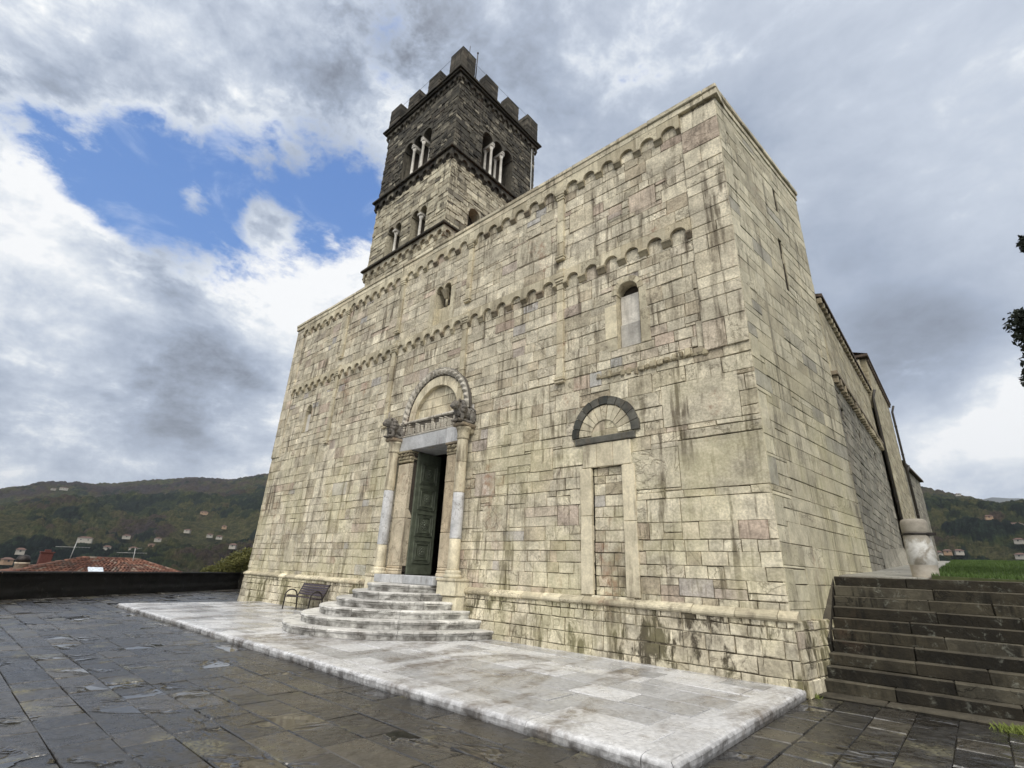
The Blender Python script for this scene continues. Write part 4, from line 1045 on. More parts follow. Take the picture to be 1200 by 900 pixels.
MIT=(0,1); nosing((PX0,.0,0),(PX0,PY0,0),Vector((1,0,0)))
plat=mb.build('platform_paving',M_marble); tag(plat,kind='structure')
o=bk.build('platform_joints',M_mortar,plat)

# ------------------------------------------------------------------ entrance steps
steps=thing('entrance_steps',(CX,-1.5,0),'six curved grey white marble steps fanning out below the church door','steps')
def supr(th,a,b,p=1.85):
    c,s=math.cos(th),math.sin(th)
    return (abs(c)**(2/p)*math.copysign(a,c),abs(s)**(2/p)*math.copysign(b,s))
AB=[(3.28,3.78),(2.83,3.36),(2.38,2.92),(2.06,2.48),(1.66,2.06),(1.28,1.66)]
for k,(a,b) in enumerate(AB):
    z0,z1=.19*k+(.006 if k==0 else .003),.19*(k+1)
    mb=MB(); th=math.pi
    while th<2*math.pi-.01:
        e=min(th+rng.uniform(.9,1.5)/max(a,1.2)*.8,2*math.pi)
        if 2*math.pi-e<.15: e=2*math.pi
        N=10; prof_=[(.035,z0),(.035,z1-.085),(.0,z1-.06),(.0,z1-.025),(.02,z1)]; m=len(prof_); vs=[]
        o=rng.uniform(-.008,.008)
        g_=.004/a
        for i in range(N+1):
            t=th+g_+(e-th-2*g_)*i/N
            for (ins,z) in prof_:
                x,y=supr(t,a-ins+o,b-ins+o); wv=.008*mnoise.noise(Vector((x*2,y*2,k)))
                vs.append((CX+x*(1+wv*.3),min(y,-.0)-.0,z+wv*.5*(z==z1)))
            x,y=supr(t,a-.62,b-.62) if a>1.3 else (0.3*math.cos(t),.3*math.sin(t)); vs.append((CX+x,y,z1))
        M1=m+1
        fs=[(i*M1+q,(i+1)*M1+q,(i+1)*M1+q+1,i*M1+q+1) for i in range(N) for q in range(M1-1)]+[tuple(range(M1)),tuple(range(N*M1+M1-1,N*M1-1,-1))]
        mb.add(vs,fs,(rng.random(),rng.uniform(.3,1),rng.random()))
        th=e
    if k==5: mb.box(CX-.9,CX+.9,-.6,0.0,z0,z1-.002,0.)
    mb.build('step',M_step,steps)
mb=MB(); mb.box(-11.62,-10.2,-.62,.30,1.143,1.37,.015,.004,(.8,.5,.2)); mb.box(-10.196,-8.82,-.60,.30,1.143,1.37,.015,.004,(.3,.5,.2)); mb.build('threshold',M_greymarble,steps)

# ------------------------------------------------------------------ side staircase
stair=thing('side_staircase',(4.,2.,-.1),'broad flight of black mossy stone steps climbing beside the church to the lawn','staircase')
def wallx(y): return max(.0,.12*y if y>0 else 0)+.02
TR=.21
for n in range(11):
    yf=.42+TR*n; zt=-.09+.187*n; zb=zt-.187 if n else -.16
    if n==0: yf=.20
    xl=.06 if n<2 else (.12 if n<4 else .31)
    yb=.42+TR*(n+1)+.05 if n<10 else yf+.5
    mb=MB(); x=xl
    while x<8.5:
        e=x+rng.uniform(.8,1.9); s_=rng.uniform(-.012,.012)
        mb.box(x+.004,e-.004,yf+s_,yb,zb-.01 if n else -.2,zt+rng.uniform(-.007,.005),.014,.008); x=e
    o=mb.build('step',M_stair,stair)
mb=MB()
mb.add([(.10,1.18,.72),(.305,1.20,.70),(.305,2.52,1.80),(.22,2.52,1.80),(.10,1.18,-.1),(.305,1.20,-.1),(.305,2.52,-.1)],[(0,1,2,3),(0,4,5,1),(1,5,6,2)])
mb.build('cheek_stone',M_stair,stair)

# upper ground: paved walk and lawn rising gently away
def gz(y): 
    y=min(y,24.); return 1.79+.055*(y-2.6)
mb=MB(); r=random.Random(9)
mb.add([(-.2,2.7,1.76),(1.9,2.7,1.76),(1.9,24,gz(24)-.02),(-.2,24,gz(24)-.02)],[(0,1,2,3)])
fG=lambda u,v,w_: Vector((u,v,gz(v)+w_))
courses(mb,fG,.28,1.85,2.85,24,(),lambda v:(.5,.9),(.8,1.6),(),.006,.004,.05,.003,.005,81,.1,None)
M_walk=stone('pale_walk_stone',[(0,(.26,.25,.22)),(1,(.36,.35,.31))],streak=.2,rust=.1,rough=.4)
tag(mb.build('path',M_walk),kind='structure')
mb=MB()
N=24
xs=[1.9+ (i/N)**1.5*40 for i in range(N+1)]; ys=[2.85+i*1.0 for i in range(22)]+[26,29,33,40,55]
def lz(x,y):
    z=gz(y)+.03+.05*mnoise.noise(Vector((x*.4,y*.4,0)))
    if y>24: z-=(y-24)*.16+ (max(0,y-30))*.1
    return z
vs=[(x,y,lz(x,y)) for y in ys for x in xs]
mb.add(vs,[(j*(N+1)+i,j*(N+1)+i+1,(j+1)*(N+1)+i+1,(j+1)*(N+1)+i) for j in range(len(ys)-1) for i in range(N)],None,True)
b0=len(mb.v)
mb.add([(x,2.85,lz(x,2.85)) for x in xs]+[(x,2.85,-1) for x in xs],[(N+1+i,N+2+i,i+1,i) for i in range(N)])
tag(mb.build('lawn_ground',M_soil),kind='structure')
mb=MB(); mb.box(8.6,14,.2,2.84,-2,1.8,0); mb.build('bank',M_parapet); tag(bpy.data.objects['bank'],'dark retaining wall closing the right end of the side staircase','wall')
# grass blades
nr=np.random.RandomState(4); NB=90000
gx=1.9+nr.rand(NB)**1.1*11.; gy=2.88+ (nr.rand(NB)**1.3)*22
gzv=np.array([lz(x,y) for x,y in zip(gx,gy)])
hgt=.03+.05*nr.rand(NB)+.02*(nr.rand(NB)<.1); an=nr.rand(NB)*6.28; wd=.006+.006*nr.rand(NB)
ln=(nr.rand(NB,2)-.5)*.05
V=np.zeros((NB,3,3)); V[:,0]=np.c_[gx-np.cos(an)*wd,gy-np.sin(an)*wd,gzv-.01]; V[:,1]=np.c_[gx+np.cos(an)*wd,gy+np.sin(an)*wd,gzv-.01]; V[:,2]=np.c_[gx+ln[:,0],gy+ln[:,1],gzv+hgt]
T=np.repeat(np.c_[nr.rand(NB),nr.rand(NB),nr.rand(NB),np.ones(NB)],3,axis=0)
tag(arr_mesh('grass',V.reshape(-1,3),np.arange(NB*3).reshape(-1,3),M_grass,T,False),'bright green lawn grass at the top of the side staircase','grass',kind='stuff')

# stone pillar with iron straps
pil=thing('stone_pillar',(1.80,3.2,1.80),'squat round whitewashed stone pillar with an iron strap at the top of the side staircase','pillar')
mb=MB(); mb.lathe(1.80,3.2,[(0.216,1.775),(0.221,1.830),(0.226,2.061),(0.241,2.079),(0.238,2.291),(0.230,2.595),(0.207,2.650),(0.221,2.668),(0.230,2.705),(0.230,2.871),(0.216,2.917),(0.175,2.945),(0.000,2.954)],32)
m,q,b=newmat('peeling_whitewash'); P=q.node('ShaderNodeNewGeometry').outputs['Position']; sz=q.node('ShaderNodeSeparateXYZ',i0=P)
f=q.ramp(q.m('ADD',q.noise(P,2.3,8,.6,.4),q.ramp(sz.outputs[2],2.10,2.8,.06,-.10)),.47,.60)
c=q.mix(f,q.mix(q.noise(P,9,8,.7),(.12,.105,.085),(.40,.37,.31)),q.mix(q.noise(P,6,6),(.42,.41,.38),(.66,.66,.64)))
c=q.mix(q.ramp(sz.outputs[2],2.06,2.04),c,q.mix(q.noise(P,8,7,.7),(.36,.30,.22),(.60,.57,.52)))
q.set(b.inputs['Base Color'],c); b.inputs['Roughness'].default_value=.85; q.set(b.inputs['Normal'],q.node('ShaderNodeBump',Strength=.6,Distance=.02,Height=q.noise(P,12,8,.7)).outputs[0])
mb.build('shaft',m,pil)
mb=MB(); mb.lathe(1.80,3.2,[(0.226,2.627),(0.241,2.632),(0.241,2.659),(0.226,2.664)],32); mb.box(1.95,2.13,3.06,3.10,2.61,2.67,.006); mb.build('iron_strap',M_iron,pil)
# ------------------------------------------------------------------ bench
bench=thing('bench',(-15.75,-.55,0),'dark slatted bench with curved metal armrests against the church wall beside the entrance steps','bench')
bx0,bx1=-16.7,-14.85
mb=MB()
for i in range(5): 
    y=-.86+i*.10; z=.445-.01*i; mb.box(bx0+.03,bx1-.03,y,y+.082,z,z+.028,.006)
mb.build('seat',M_bench,bench)
mb=MB()
for i in range(5):
    z=.50+i*.078; y=-.39+i*.035
    M=Matrix.Translation((0,y,z))@Matrix.Rotation(R(-22),4,'X'); mb.box(bx0+.03,bx1-.03,-.013,.013,0,.066,.006,0,None,M)
mb.build('backrest',M_bench,bench)
for X in (bx0,bx1):
    t=MB(); pts=[(X,-.90,.0),(X,-.88,.42)]
    for k in range(9): 
        a=math.pi*k/8; pts.append((X,-.66-.22*math.cos(a),.46+.20*math.sin(a)))
    pts+=[(X,-.42,.40),(X,-.38,0)]
    t.tube(pts,.024,8); t.build('armrest_and_legs',M_iron,bench)
    t=MB(); t.tube([(X,-.86,.42),(X,-.42,.40)],.018,6); t.tube([(X,-.42,.42),(X,-.20,.90)],.02,6); t.build('side_frame',M_iron,bench)

# ------------------------------------------------------------------ parapet wall
parw=thing('parapet_wall',(-28,-2,GZ),'long low black lichened parapet wall closing the far side of the wet square','wall')
def parapet(p0,p1,h0,h1,name):
    p0=Vector((*p0,0));p1=Vector((*p1,0)); d=(p1-p0); L=d.length; d/=L; nrm=Vector((d.y,-d.x,0))
    mb=MB()
    fn=lambda u,v,w_: p0+d*u+nrm*w_+Vector((0,0,GZ+v))
    K=int(L/.25); rows=12; vs=[]
    for k in range(K+1):
        u=L*k/K; h=h0+(h1-h0)*k/K
        for j in range(rows+1):
            v=h*j/rows
            bump=.05*mnoise.noise(Vector((u*2.6,v*3.4,1)))+.03*mnoise.noise(Vector((u*8,v*9,4))) + (.05 if v<.35 else 0)
            vs.append(fn(u,v,bump))
    mb.add(vs,[(k*(rows+1)+j,(k+1)*(rows+1)+j,(k+1)*(rows+1)+j+1,k*(rows+1)+j+1) for k in range(K) for j in range(rows)],None,True)
    mb.add([fn(0,0,-.5),fn(L,0,-.5),fn(L,h1,-.5),fn(0,h0,-.5)],[(0,1,2,3)])
    mb.add([fn(0,h0,0),fn(L,h1,0),fn(L,h1,-.5),fn(0,h0,-.5)],[(0,1,2,3)])
    mb.build(name,M_parapet,parw)
    mb=MB(); u=0
    while u<L-.01:
        e=min(u+rng.uniform(.7,1.3),L); ha,hb=h0+(h1-h0)*u/L,h0+(h1-h0)*e/L; o=rng.uniform(-.01,.01)
        vs=[fn(u+.004,ha,.07+o),fn(e-.004,hb,.07+o),fn(e-.004,hb+.06,.06+o),fn(u+.004,ha+.06,.06+o),fn(e-.004,hb+.07,-.55),fn(u+.004,ha+.07,-.55)]
        mb.add(vs,[(0,1,2,3),(3,2,4,5)]); u=e
    mb.build('coping',M_parapet,parw)
parapet((-19.0,-15.5),(-32.7,3.7),.90,.91,'wall')
parapet((-32.7,3.7),(-29.5,5.6),.88,.34,'wall')

# ------------------------------------------------------------------ tiled house beyond the parapet
hs=thing('tiled_roof_house',(-39.5,-2,-8),'low house with a red tiled hipped roof showing over the parapet wall','house')
mb=MB(); mb.box(-43.6,-36.4,-9.0,4.6,-9,-.35,.0); mb.build('wall',M_wallh,hs)
m,q,b=newmat('old_red_pantiles'); P=q.node('ShaderNodeNewGeometry').outputs['Position']; at=q.node('ShaderNodeAttribute',dict(attribute_name='tone')); sp=q.node('ShaderNodeSeparateColor',i0=at.outputs['Color'])
c=q.cr(sp.outputs[0],[(0,(.06,.028,.02)),(.5,(.12,.05,.033)),(.85,(.18,.085,.055)),(1,(.17,.14,.11))])
c=q.mix(q.ramp(q.noise(P,1.5,7,.7),.5,.68),c,(.07,.05,.04)); q.set(b.inputs['Base Color'],c); b.inputs['Roughness'].default_value=.9
M_tile=m
mb=MB()
A_,B_=Vector((-40,-3.3,1.28)),Vector((-40,-.3,1.30)); EL,ER=Vector((-36.1,-9.6,-.45)),Vector((-36.1,5.2,-.45)); FL,FR2=Vector((-43.9,-9.6,-.45)),Vector((-43.9,5.2,-.45))
def tiles(e0,e1,r0_,r1_):
    """tiled slope between eave e0-e1 and ridge r0-r1: rows of half-round tiles"""
    rows=17; nrm=(e1-e0).cross(r0_-e0).normalized()
    if nrm.z<0: nrm=-nrm
    for k in range(rows):
        t0,t1=k/rows,(k+1)/rows+.012
        a0,b0=e0.lerp(r0_,t0),e1.lerp(r1_,t0); a1,b1=e0.lerp(r0_,t1),e1.lerp(r1_,t1)
        L=(b0-a0).length; n=max(1,int(L/.21))
        for i in range(n):
            tn=(rng.random(),rng.random(),rng.random())
            p=[a0.lerp(b0,(i+s)/n) for s in (0,.25,.5,.75,1)]; q_=[a1.lerp(b1,(i+s)/n) for s in (0,.25,.5,.75,1)]
            hh=(0,.05,.075,.05,0)
            lo=[p[s]+nrm*(hh[s]+.05) for s in range(5)]; hi=[q_[s]+nrm*hh[s] for s in range(5)]; ft=[p[s]+nrm*(hh[s]) for s in range(5)]
            mb.add(lo+hi+ft,[(s,s+1,5+s+1,5+s) for s in range(4)]+[(10+s,10+s+1,s+1,s) for s in range(4)],tn)
tiles(EL,ER,A_,B_); tiles(FL,EL,A_,A_.lerp(B_,.001)); tiles(ER,FR2,B_,B_.lerp(A_,.001)); tiles(FR2,FL,B_,A_)
for (p,q_) in ((A_,B_),(A_,EL),(B_,ER)):
    n=int((q_-p).length/.35)
    for i in range(n):
        mb.tube([p.lerp(q_,i/n)+Vector((0,0,.05)),p.lerp(q_,(i+1.05)/n)+Vector((0,0,.03))],[.09,.11],7)
roof=mb.build('roof',M_tile,hs)
def onroof(y,x=None,t=None): return 
mb=MB(); c=Vector((-38.2,-2.7,.40)); sl_=Matrix.Translation(c)@Matrix.Rotation(R(24),4,'Y'); mb.box(-.5,.5,-.38,.38,.16,.24,.01,0,None,sl_); mb.build('skylight',M_skylight,roof)
mb=MB(); M_brick=simple('red_brick',(.085,.026,.02),.9,0,.4,20); mb.box(-41.2,-40.7,-5.2,-4.6,-.3,1.52,.03,.02); mb.box(-41.25,-40.65,-5.25,-4.55,1.52,1.60,.02); mb.box(-41.1,-40.8,-5.05,-4.75,1.60,1.72,.02); mb.build('brick_chimney',M_brick,roof)
mb=MB(); mb.lathe(-39.8,-6.0,[(.34,-1),(.32,.85),(.36,.87),(.36,.95)],10); mb.build('round_chimney',M_wallh,roof)
mb=MB(); mb.lathe(-39.8,-6.0,[(.33,.95),(.33,1.15),(.24,1.32),(.05,1.38)],10); mb.build('chimney_cowl',M_iron,roof)
for (x,y,h,t_) in ((-39.9,-3.9,1.15,.1),(-39.7,-.55,.85,-.12)):
    mb=MB(); z=1.2; mb.tube([(x,y,z-.5),(x,y+t_,z+h)],.022,6)
    mb.tube([(x,y-.95+t_,z+h*.62),(x,y+.75+t_,z+h*.62+.05)],.012,5)
    for k in range(11):
        yy=y-.9+k*.16+t_; L=.20-.008*k; mb.tube([(x-L,yy,z+h*.62+.01),(x+L,yy,z+h*.62+.01)],.008,4)
    mb.tube([(x,y+t_,z+h*.9),(x+.1,y+.35+t_,z+h*1.05)],.01,4)
    mb.build('television_antenna',M_metal,roof)

# ------------------------------------------------------------------ hills
TAB=[(-125,.05),(-95,.062),(-87.1,.0746),(-84.3,.094),(-80.4,.103),(-77.4,.1156),(-74.1,.1275),(-71.2,.1295),(-68.2,.1463),(-60,.15),(-45,.12),(-20,.13),(-6,.152),(-1.6,.1465),(.3,.134),(1.8,.1236),(2.9,.118),(3.6,.119),(4.4,.117),(8,.118),(20,.10),(45,.08)]
ta=np.array(TAB); 
azs=np.concatenate([np.arange(-125,-92,.8),np.arange(-92,-62,.075),np.arange(-62,-8,.6),np.arange(-8,12,.075),np.arange(12,45.5,.8)])
def perlin(x,y,seed):
    rs=np.random.RandomState(seed); g_=rs.rand(256,256)*2-1
    xi=np.floor(x).astype(int); yi=np.floor(y).astype(int); xf=x-xi; yf=y-yi; s=lambda t:t*t*(3-2*t)
    G_=lambda i,j: g_[i%256,j%256]
    a=G_(xi,yi);b_=G_(xi+1,yi);c_=G_(xi,yi+1);d_=G_(xi+1,yi+1)
    return (a*(1-s(xf))+b_*s(xf))*(1-s(yf))+(c_*(1-s(xf))+d_*s(xf))*s(yf)
def fbm(x,y,seed,o=4):
    v=0;a=1;
    for k in range(o): v=v+a*perlin(x*2**k+k*17.3,y*2**k+k*9.1,seed+k); a*=.5
    return v
def ridgeR(az): return np.interp(az,[-125,-62,-30,-8,45],[1500,1400,1200,1000,1000])
def hbase(X,Y):
    x=X-CAM.x;y=Y-CAM.y; r=np.hypot(x,y); az=np.degrees(np.arctan2(x,y))
    T=np.interp(az,ta[:,0],ta[:,1]); RR=ridgeR(az); r1=180.
    s=np.clip((r-r1)/(RR-r1),0,1.35)
    right=np.clip((az+20)/12,0,1)
    lo=-48*(1-right)+ -22*right
    top=T*RR+1.6
    sm=np.where(s<1,s**1.12,1-(s-1)*1.2)
    h=lo+(top-lo)*sm
    und=fbm(X/210.,Y/210.,5,4)*24*np.clip(s*(1-s)*4,0,1)
    h=h+und
    near=np.clip((r-60)/120,0,1); h=lo*(near)+(-14)*(1-near)+(h-lo)*near
    return h,s,az
rads=np.concatenate([np.array([45,60,80,110,150]),np.arange(180,1620,3.4)])
AZ,RD=np.meshgrid(azs,rads,indexing='ij')
X=CAM.x+np.sin(np.radians(AZ))*RD; Y=CAM.y+np.cos(np.radians(AZ))*RD
H,S,_=hbase(X,Y)
def canopy(X,Y,cell,rad,seed):
    rs=np.random.RandomState(seed); jx=rs.rand(512,512);jy=rs.rand(512,512);hh=rs.rand(512,512);tt=rs.rand(512,512)
    ci=np.floor(X/cell).astype(int);cj=np.floor(Y/cell).astype(int)
    best=np.zeros_like(X);tone=np.zeros_like(X)
    for a in (-1,0,1):
        for b in (-1,0,1):
            i=(ci+a)%512;j=(cj+b)%512
            cx=(ci+a+jx[i,j])*cell;cy=(cj+b+jy[i,j])*cell
            q=1-((X-cx)**2+(Y-cy)**2)/(rad*(.7+.6*hh[i,j]))**2
            v=np.sqrt(np.clip(q,0,1))*(.55+.9*hh[i,j]); m=v>best
            best=np.where(m,v,best);tone=np.where(m,tt[i,j],tone)
    return best,tone
c1,t1=canopy(X,Y,7.0,4.9,1); c2,t2=canopy(X,Y,15,9.5,2)
dens=fbm(X/130.,Y/130.,31,4); field=np.clip((fbm(X/95.,Y/95.,77,3)-.42)*4,0,1)*np.clip((S-.1)*5,0,1)
big_=(np.clip(dens*2.+.3,0,1))
ht=(c1*4.6+c2*5.*big_)*(1-field)*np.clip((RD-150)/60,0,1)
def ground_at(px,py,r0=200,r1=1500):
    d=ray(px,py); hd=math.hypot(d.x,d.y); prev=None
    for k in range(520):
        r_=r0+(r1-r0)*k/520; P=CAM+d*(r_/hd); h=float(hbase(np.array([P.x]),np.array([P.y]))[0][0])
        if P.z<=h: return Vector((P.x,P.y,h)),r_
    return None,None
VL=[(147,634,9,M_housew,'wide cream villa above the ridge of the red tiled roof'),(184,637,6,M_housew,'small white villa to the right of the red roof ridge, on its own'),(176,645,4,M_houseo,'tiny tan house just below a small white villa right of the red roof'),
(124,648,6,M_housew,'white cottage low on the slope straight above the skylight'),(155,649,7,M_housew,'pale house low in the trees behind the right television antenna'),(98,639,16,M_housew,'long pale building behind the left television antenna'),
(22,652,9,M_housew,'bright white house low at the left side of the valley'),(6,664,10,M_houseo,'tan house at the left edge, low behind the parapet wall'),(239,605,9,M_houseo,'orange villa highest on the wooded slope left of the church'),
(219,627,7,M_housew,'flat pale house at the left end of the row left of the church'),(245,632,6,M_housew,'bright white villa second from the church in the hillside row'),(256,634,7,M_housew,'bright white villa nearest the church in the hillside row'),
(262,622,6,M_houseo,'greenish tan villa a little above the white pair left of the church'),(196,583,6,M_housew,'small pale farmhouse near the upper left slope'),(74,576,9,M_housew,'pale farmhouse just under the ridge line on the left'),(62,576,5,M_housew,'very small pale hut just under the ridge line, farthest left'),
(272,646,6,M_housew,'small white house low beside the left church corner')]
VR=[(1101,655,7,M_housew,'low pale house in the valley right beside the stone pillar'),(1112,653,6,M_houseo,'tan middle house of the three beyond the lawn'),(1125,653,9,M_housew,'grey white gabled house, rightmost of the three beyond the lawn'),
(1192,622,16,M_housew,'long cream building with dark windows on the right slope'),(1196,640,8,M_housew,'white house low at the right edge of the view'),(1198,658,5,M_housew,'tiny pale shed just above the lawn at the right edge'),(1123,583,6,M_housew,'small white farmhouse high under the right ridge'),(1160,613,8,M_houseo,'rusty red roofed house beside the dark pine stand')]
CLR=np.ones_like(X)
for v in VL+VR:
    P_,r_=ground_at(v[0],v[1]-1)
    if P_ is None: continue
    dx,dy=(P_.x-CAM.x)/r_,(P_.y-CAM.y)/r_
    al=(X-P_.x)*dx+(Y-P_.y)*dy; ac=-(X-P_.x)*dy+(Y-P_.y)*dx
    CLR=np.minimum(CLR,np.clip(np.maximum(np.abs(ac)/9,np.where(al<0,-al/26,al/8))*1.6-.6,0,1))
rn=np.random.RandomState(3); jit=rn.rand(*X.shape)
H2=H+ht*CLR-3+(jit-.5)*1.7*(1-field*.8)*np.clip((RD-150)/60,0,1)
patch_=fbm(X/70.,Y/70.,51,4)
tone=.42+.38*patch_+(t1-.5)*.34+.10*big_
# purple-grey leafless woods higher up, green lower
tone=tone+np.clip((S-.55)*1.3,0,.35)-.10*(S<.4)
conif=(t2>.86)&(c2>.2); tone=np.where(conif,.05,tone)
tone=np.where(field>.5,.50+.1*t1,tone)
# dark pine stand and olive terraces on the right-hand slope
def at(px,py,r): 
    d=ray(px,py); k=r/math.hypot(d.x,d.y); return CAM+d*k
pp=at(1150,612,560); dp=np.hypot((X-pp.x)/26,(Y-pp.y)/34)
H2=H2+np.where(dp<1,9*np.sqrt(np.clip(1-dp**2,0,1)),0); tone=np.where(dp<1,.02+.1*t1,tone)
bright=.15+.5*t1+.5*jit*jit; tone=tone+(jit-.5)*.12
na,nr_=X.shape
vid=np.arange(na*nr_).reshape(na,nr_)
fc=np.stack([vid[:-1,:-1],vid[1:,:-1],vid[1:,1:],vid[:-1,1:]],-1).reshape(-1,4)
TN=np.stack([np.clip(tone,0,1),bright,t2,np.ones_like(tone)],-1).reshape(-1,4)
tag(arr_mesh('hills',np.stack([X,Y,H2],-1).reshape(-1,3),fc,M_hill,TN,True),kind='structure')
# low ground under the terrace and the far plain
mb=MB(); mb.add([(-9000,-9000,-60),(9000,-9000,-60),(9000,9000,-60),(-9000,9000,-60)],[(0,1,2,3)]); tag(mb.build('terrain',M_hill),kind='structure')
vs=[];fs=[]
for i in range(60):
    az=R(-8+i*.5); rr=4200; t=.1275-.0025*abs(i*.5-8-2.6)+.0018*mnoise.noise(Vector((i*.35,0,0)))*3
    for z in (-60,t*rr+1.6): vs.append((CAM.x+math.sin(az)*rr,CAM.y+math.cos(az)*rr,z))
    vs.append((CAM.x+math.sin(az)*(rr+900),CAM.y+math.cos(az)*(rr+900),-60))
for i in range(59):
    b=i*3; fs+= [(b,b+3,b+4,b+1),(b+1,b+4,b+5,b+2)]
mb=MB(); mb.add(vs,fs,None,True); tag(mb.build('mountain',M_hillfar),kind='structure')
def villa(px,py,wpx,wall,label,group='villas scattered over the far hillside',hf=.5,roofm=None):
    P,r_=ground_at(px,py)
    if P is None: return
    m=(P-CAM).dot(fwd)/F; w_=max(4.5,wpx*m*.85); hgt=max(1.9,min(3.2,w_*.30)); dep=6.
    d=(P-CAM); az=math.atan2(d.x,d.y)
    t=thing('villa',P,label,'house',group)
    M=Matrix.Translation(P+Vector((0,0,1.6)))@Matrix.Rotation(-az+rng.uniform(-.3,.3),4,'Z')
    mb=MB(); mb.box(-w_/2,w_/2,-dep/2,dep/2,-1.2,hgt,0,0,None,M); wl=mb.build('wall',wall,t)
    mb=MB(); e=.6; vs=[M@Vector(p) for p in ((-w_/2-e,-dep/2-e,hgt),(w_/2+e,-dep/2-e,hgt),(w_/2+e,dep/2+e,hgt),(-w_/2-e,dep/2+e,hgt),(-w_/4,0,hgt+1.2),(w_/4,0,hgt+1.2))]
    mb.add(vs,[(0,1,5,4),(1,2,5),(2,3,4,5),(3,0,4),(3,2,1,0)]); mb.build('roof',roofm or M_villaroof,t)
    n=max(1,int(w_/3.5)); 
    for k in range(n):
        x=-w_/2+(k+.5)*w_/n; mb=MB(); mb.box(x-.45,x+.45,-dep/2-.05,-dep/2+.1,hgt*.35,hgt*.35+.9,0,0,None,M); mb.build('window',M_glassd,wl)
for v in VL: villa(v[0],v[1]-1,v[2],v[3],v[4])
for v in VR: villa(v[0],v[1]-1,v[2],v[3],v[4],'houses beyond the lawn on the right slope',.45)

# ------------------------------------------------------------------ trees and small plants
def leafcloud(name,clumps,n,size,mat,parent,seed):
    nr=np.random.RandomState(seed); tot=sum(c[3]**2 for c in clumps); V=[];T=[]
    for (x,y,z,r_,sx) in clumps:
        k=int(n*r_**2/tot); d=nr.randn(k,3); d/=np.linalg.norm(d,axis=1)[:,None]
        rr=r_*(.35+.65*nr.rand(k)**.45)*(1+.25*np.sin(d[:,0]*7+x)*np.cos(d[:,2]*6+z))
        c=np.array([x,y,z])+d*rr[:,None]*np.array([1,1,sx])
        a=nr.randn(k,3); a/=np.linalg.norm(a,axis=1)[:,None]; b=np.cross(a,nr.randn(k,3)); b/=np.linalg.norm(b,axis=1)[:,None]
        s=size*(.6+.8*nr.rand(k))[:,None]
        q=np.stack([c-a*s,c-b*s*.45,c+a*s,c+b*s*.45],1); V.append(q.reshape(-1,3))
        t=np.c_[nr.rand(k),nr.rand(k),nr.rand(k),np.ones(k)]; T.append(np.repeat(t,4,axis=0))
    V=np.concatenate(V);T=np.concatenate(T)
    o=arr_mesh(name,V-np.array(PLOC[parent.name]),np.arange(len(V)).reshape(-1,4),mat,T,False,parent); return o
tb=at(1450,670,15.0); tb=Vector((tb.x,tb.y,lz(tb.x,tb.y)))
tree=thing('evergreen_tree',tb,'nearly black evergreen tree at the right edge, only the tips of its crown in view','tree')
mb=MB(); mb.tube([tb,tb+Vector((.1,0,2.)),tb+Vector((0,.1,4)),tb+Vector((.05,0,6)),tb+Vector((0,0,7.3))],[.32,.27,.22,.13,.05],10)
_at=at
def at(px,py,r): return _at(px+(-4 if py in(287,285) else 33),py,r)
A=at(1236,402,13.2); B=at(1262,286,13.6)
cl_=[]
for (c,r_) in ((at(1226,388,13.2),.75),(at(1226,412,13.2),.70),(at(1236,430,13.3),.55),(at(1255,395,13.6),1.1),(at(1300,400,14.2),1.3),(at(1223,287,13.6),.22),(at(1211,285,13.6),.18),(at(1240,282,13.8),.5),(at(1275,270,14.2),1.0),(at(1330,300,15),1.6),(at(1350,420,15.5),1.5)):
    cl_.append((c.x,c.y,c.z,r_,1.15)); mb.tube([Vector((tb.x,tb.y,c.z-1.2)),(c+Vector((tb.x,tb.y,c.z-1.)))/2,c],[.09,.06,.02],6)
mb.build('trunk',M_trunk,tree)
leafcloud('crown',cl_,110000,.055,M_cyp,tree,3)
sp_=_at(258,652,38.); sb=Vector((sp_.x,sp_.y,-3))
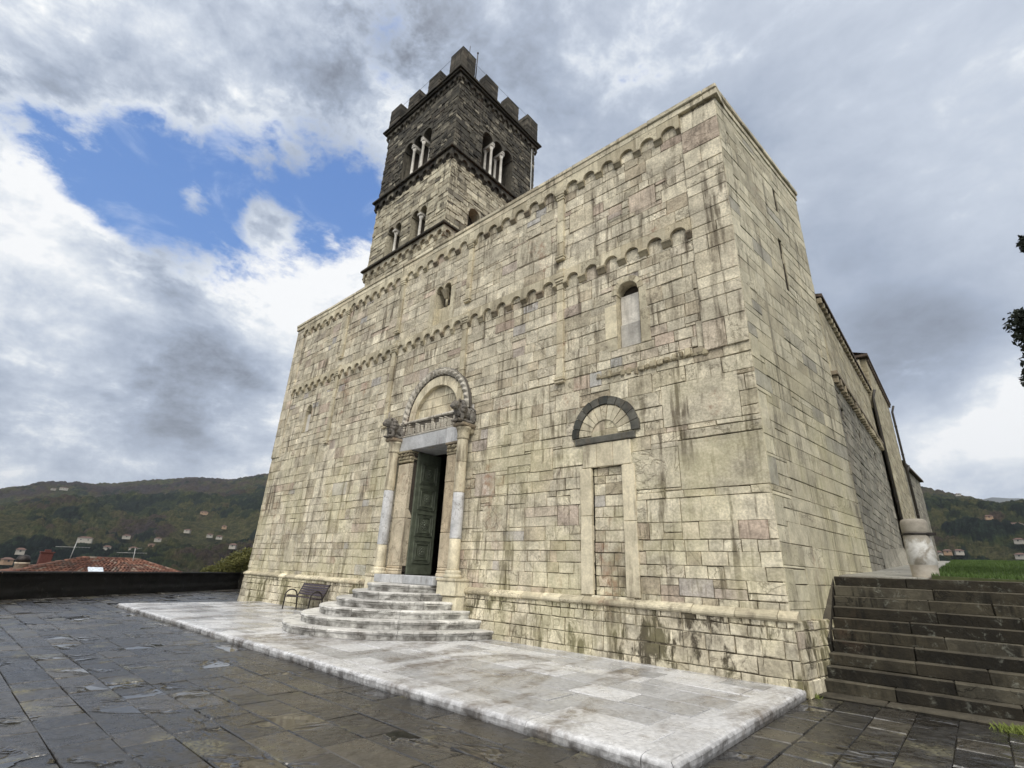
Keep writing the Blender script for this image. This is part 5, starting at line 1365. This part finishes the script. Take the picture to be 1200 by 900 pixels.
shr=thing('yellow_green_shrub',sb,'yellow green bush showing over the parapet wall at the left church corner','bush')
mb=MB(); mb.tube([sb,sb+Vector((0,0,3.5))],[.1,.04],6); mb.build('trunk',M_trunk,shr)
cl_=[]
at=_at
for (px,py,r_) in ((270,657,.9),(281,652,1.0),(292,650,1.1),(258,662,.7),(246,664,.6)):
    c=at(px,py,38.); cl_.append((c.x,c.y,c.z-.35,r_*.75,.9))
leafcloud('crown',cl_,9000,.06,M_shrub,shr,5)
# weeds at the foot of the stairs
def weed(name,c,n,r_,h,mat,label,seed):
    t=thing(name,c,label,'plant'); mb=MB(); rr=random.Random(seed)
    for i in range(n):
        x=c[0]+rr.gauss(0,r_);y=c[1]+rr.gauss(0,r_*.6);hh=h*rr.uniform(.4,1.1); a=rr.uniform(0,6.28); w_=.008; lx,ly=rr.uniform(-.05,.05),rr.uniform(-.05,.05)
        mb.add([(x-w_*math.cos(a),y-w_*math.sin(a),c[2]-.01),(x+w_*math.cos(a),y+w_*math.sin(a),c[2]-.01),(x+lx+w_,y+ly,c[2]+hh*.7),(x+lx*1.6,y+ly*1.6,c[2]+hh)],[(0,1,2,3)],(rr.random(),.5,.5))
    mb.build('leaves',mat,t)
weed('weed_tuft',(2.55,.02,GZ),260,.10,.10,M_weed,'yellow green weed tuft at the foot of the side staircase, right edge',1)
weed('weed_tuft',(.14,.10,GZ),90,.04,.08,M_weed,'small weed growing where the church corner meets the side staircase',2)

# ------------------------------------------------------------------ air
m=bpy.data.materials.new('haze_air'); m.use_nodes=True; q=G(m.node_tree); q.n.clear(); oo=q.node('ShaderNodeOutputMaterial')
pv=q.node('ShaderNodeVolumePrincipled'); pv.inputs['Density'].default_value=.00010; pv.inputs['Color'].default_value=(.75,.82,.92,1); q.l.new(pv.outputs[0],oo.inputs['Volume'])
mb=MB(); mb.box(-9500,9500,-9500,9500,-62,700,0); 
hz=mb.build('haze',m,fixn=True); tag(hz,'thin grey blue air over the valley','haze',kind='stuff')
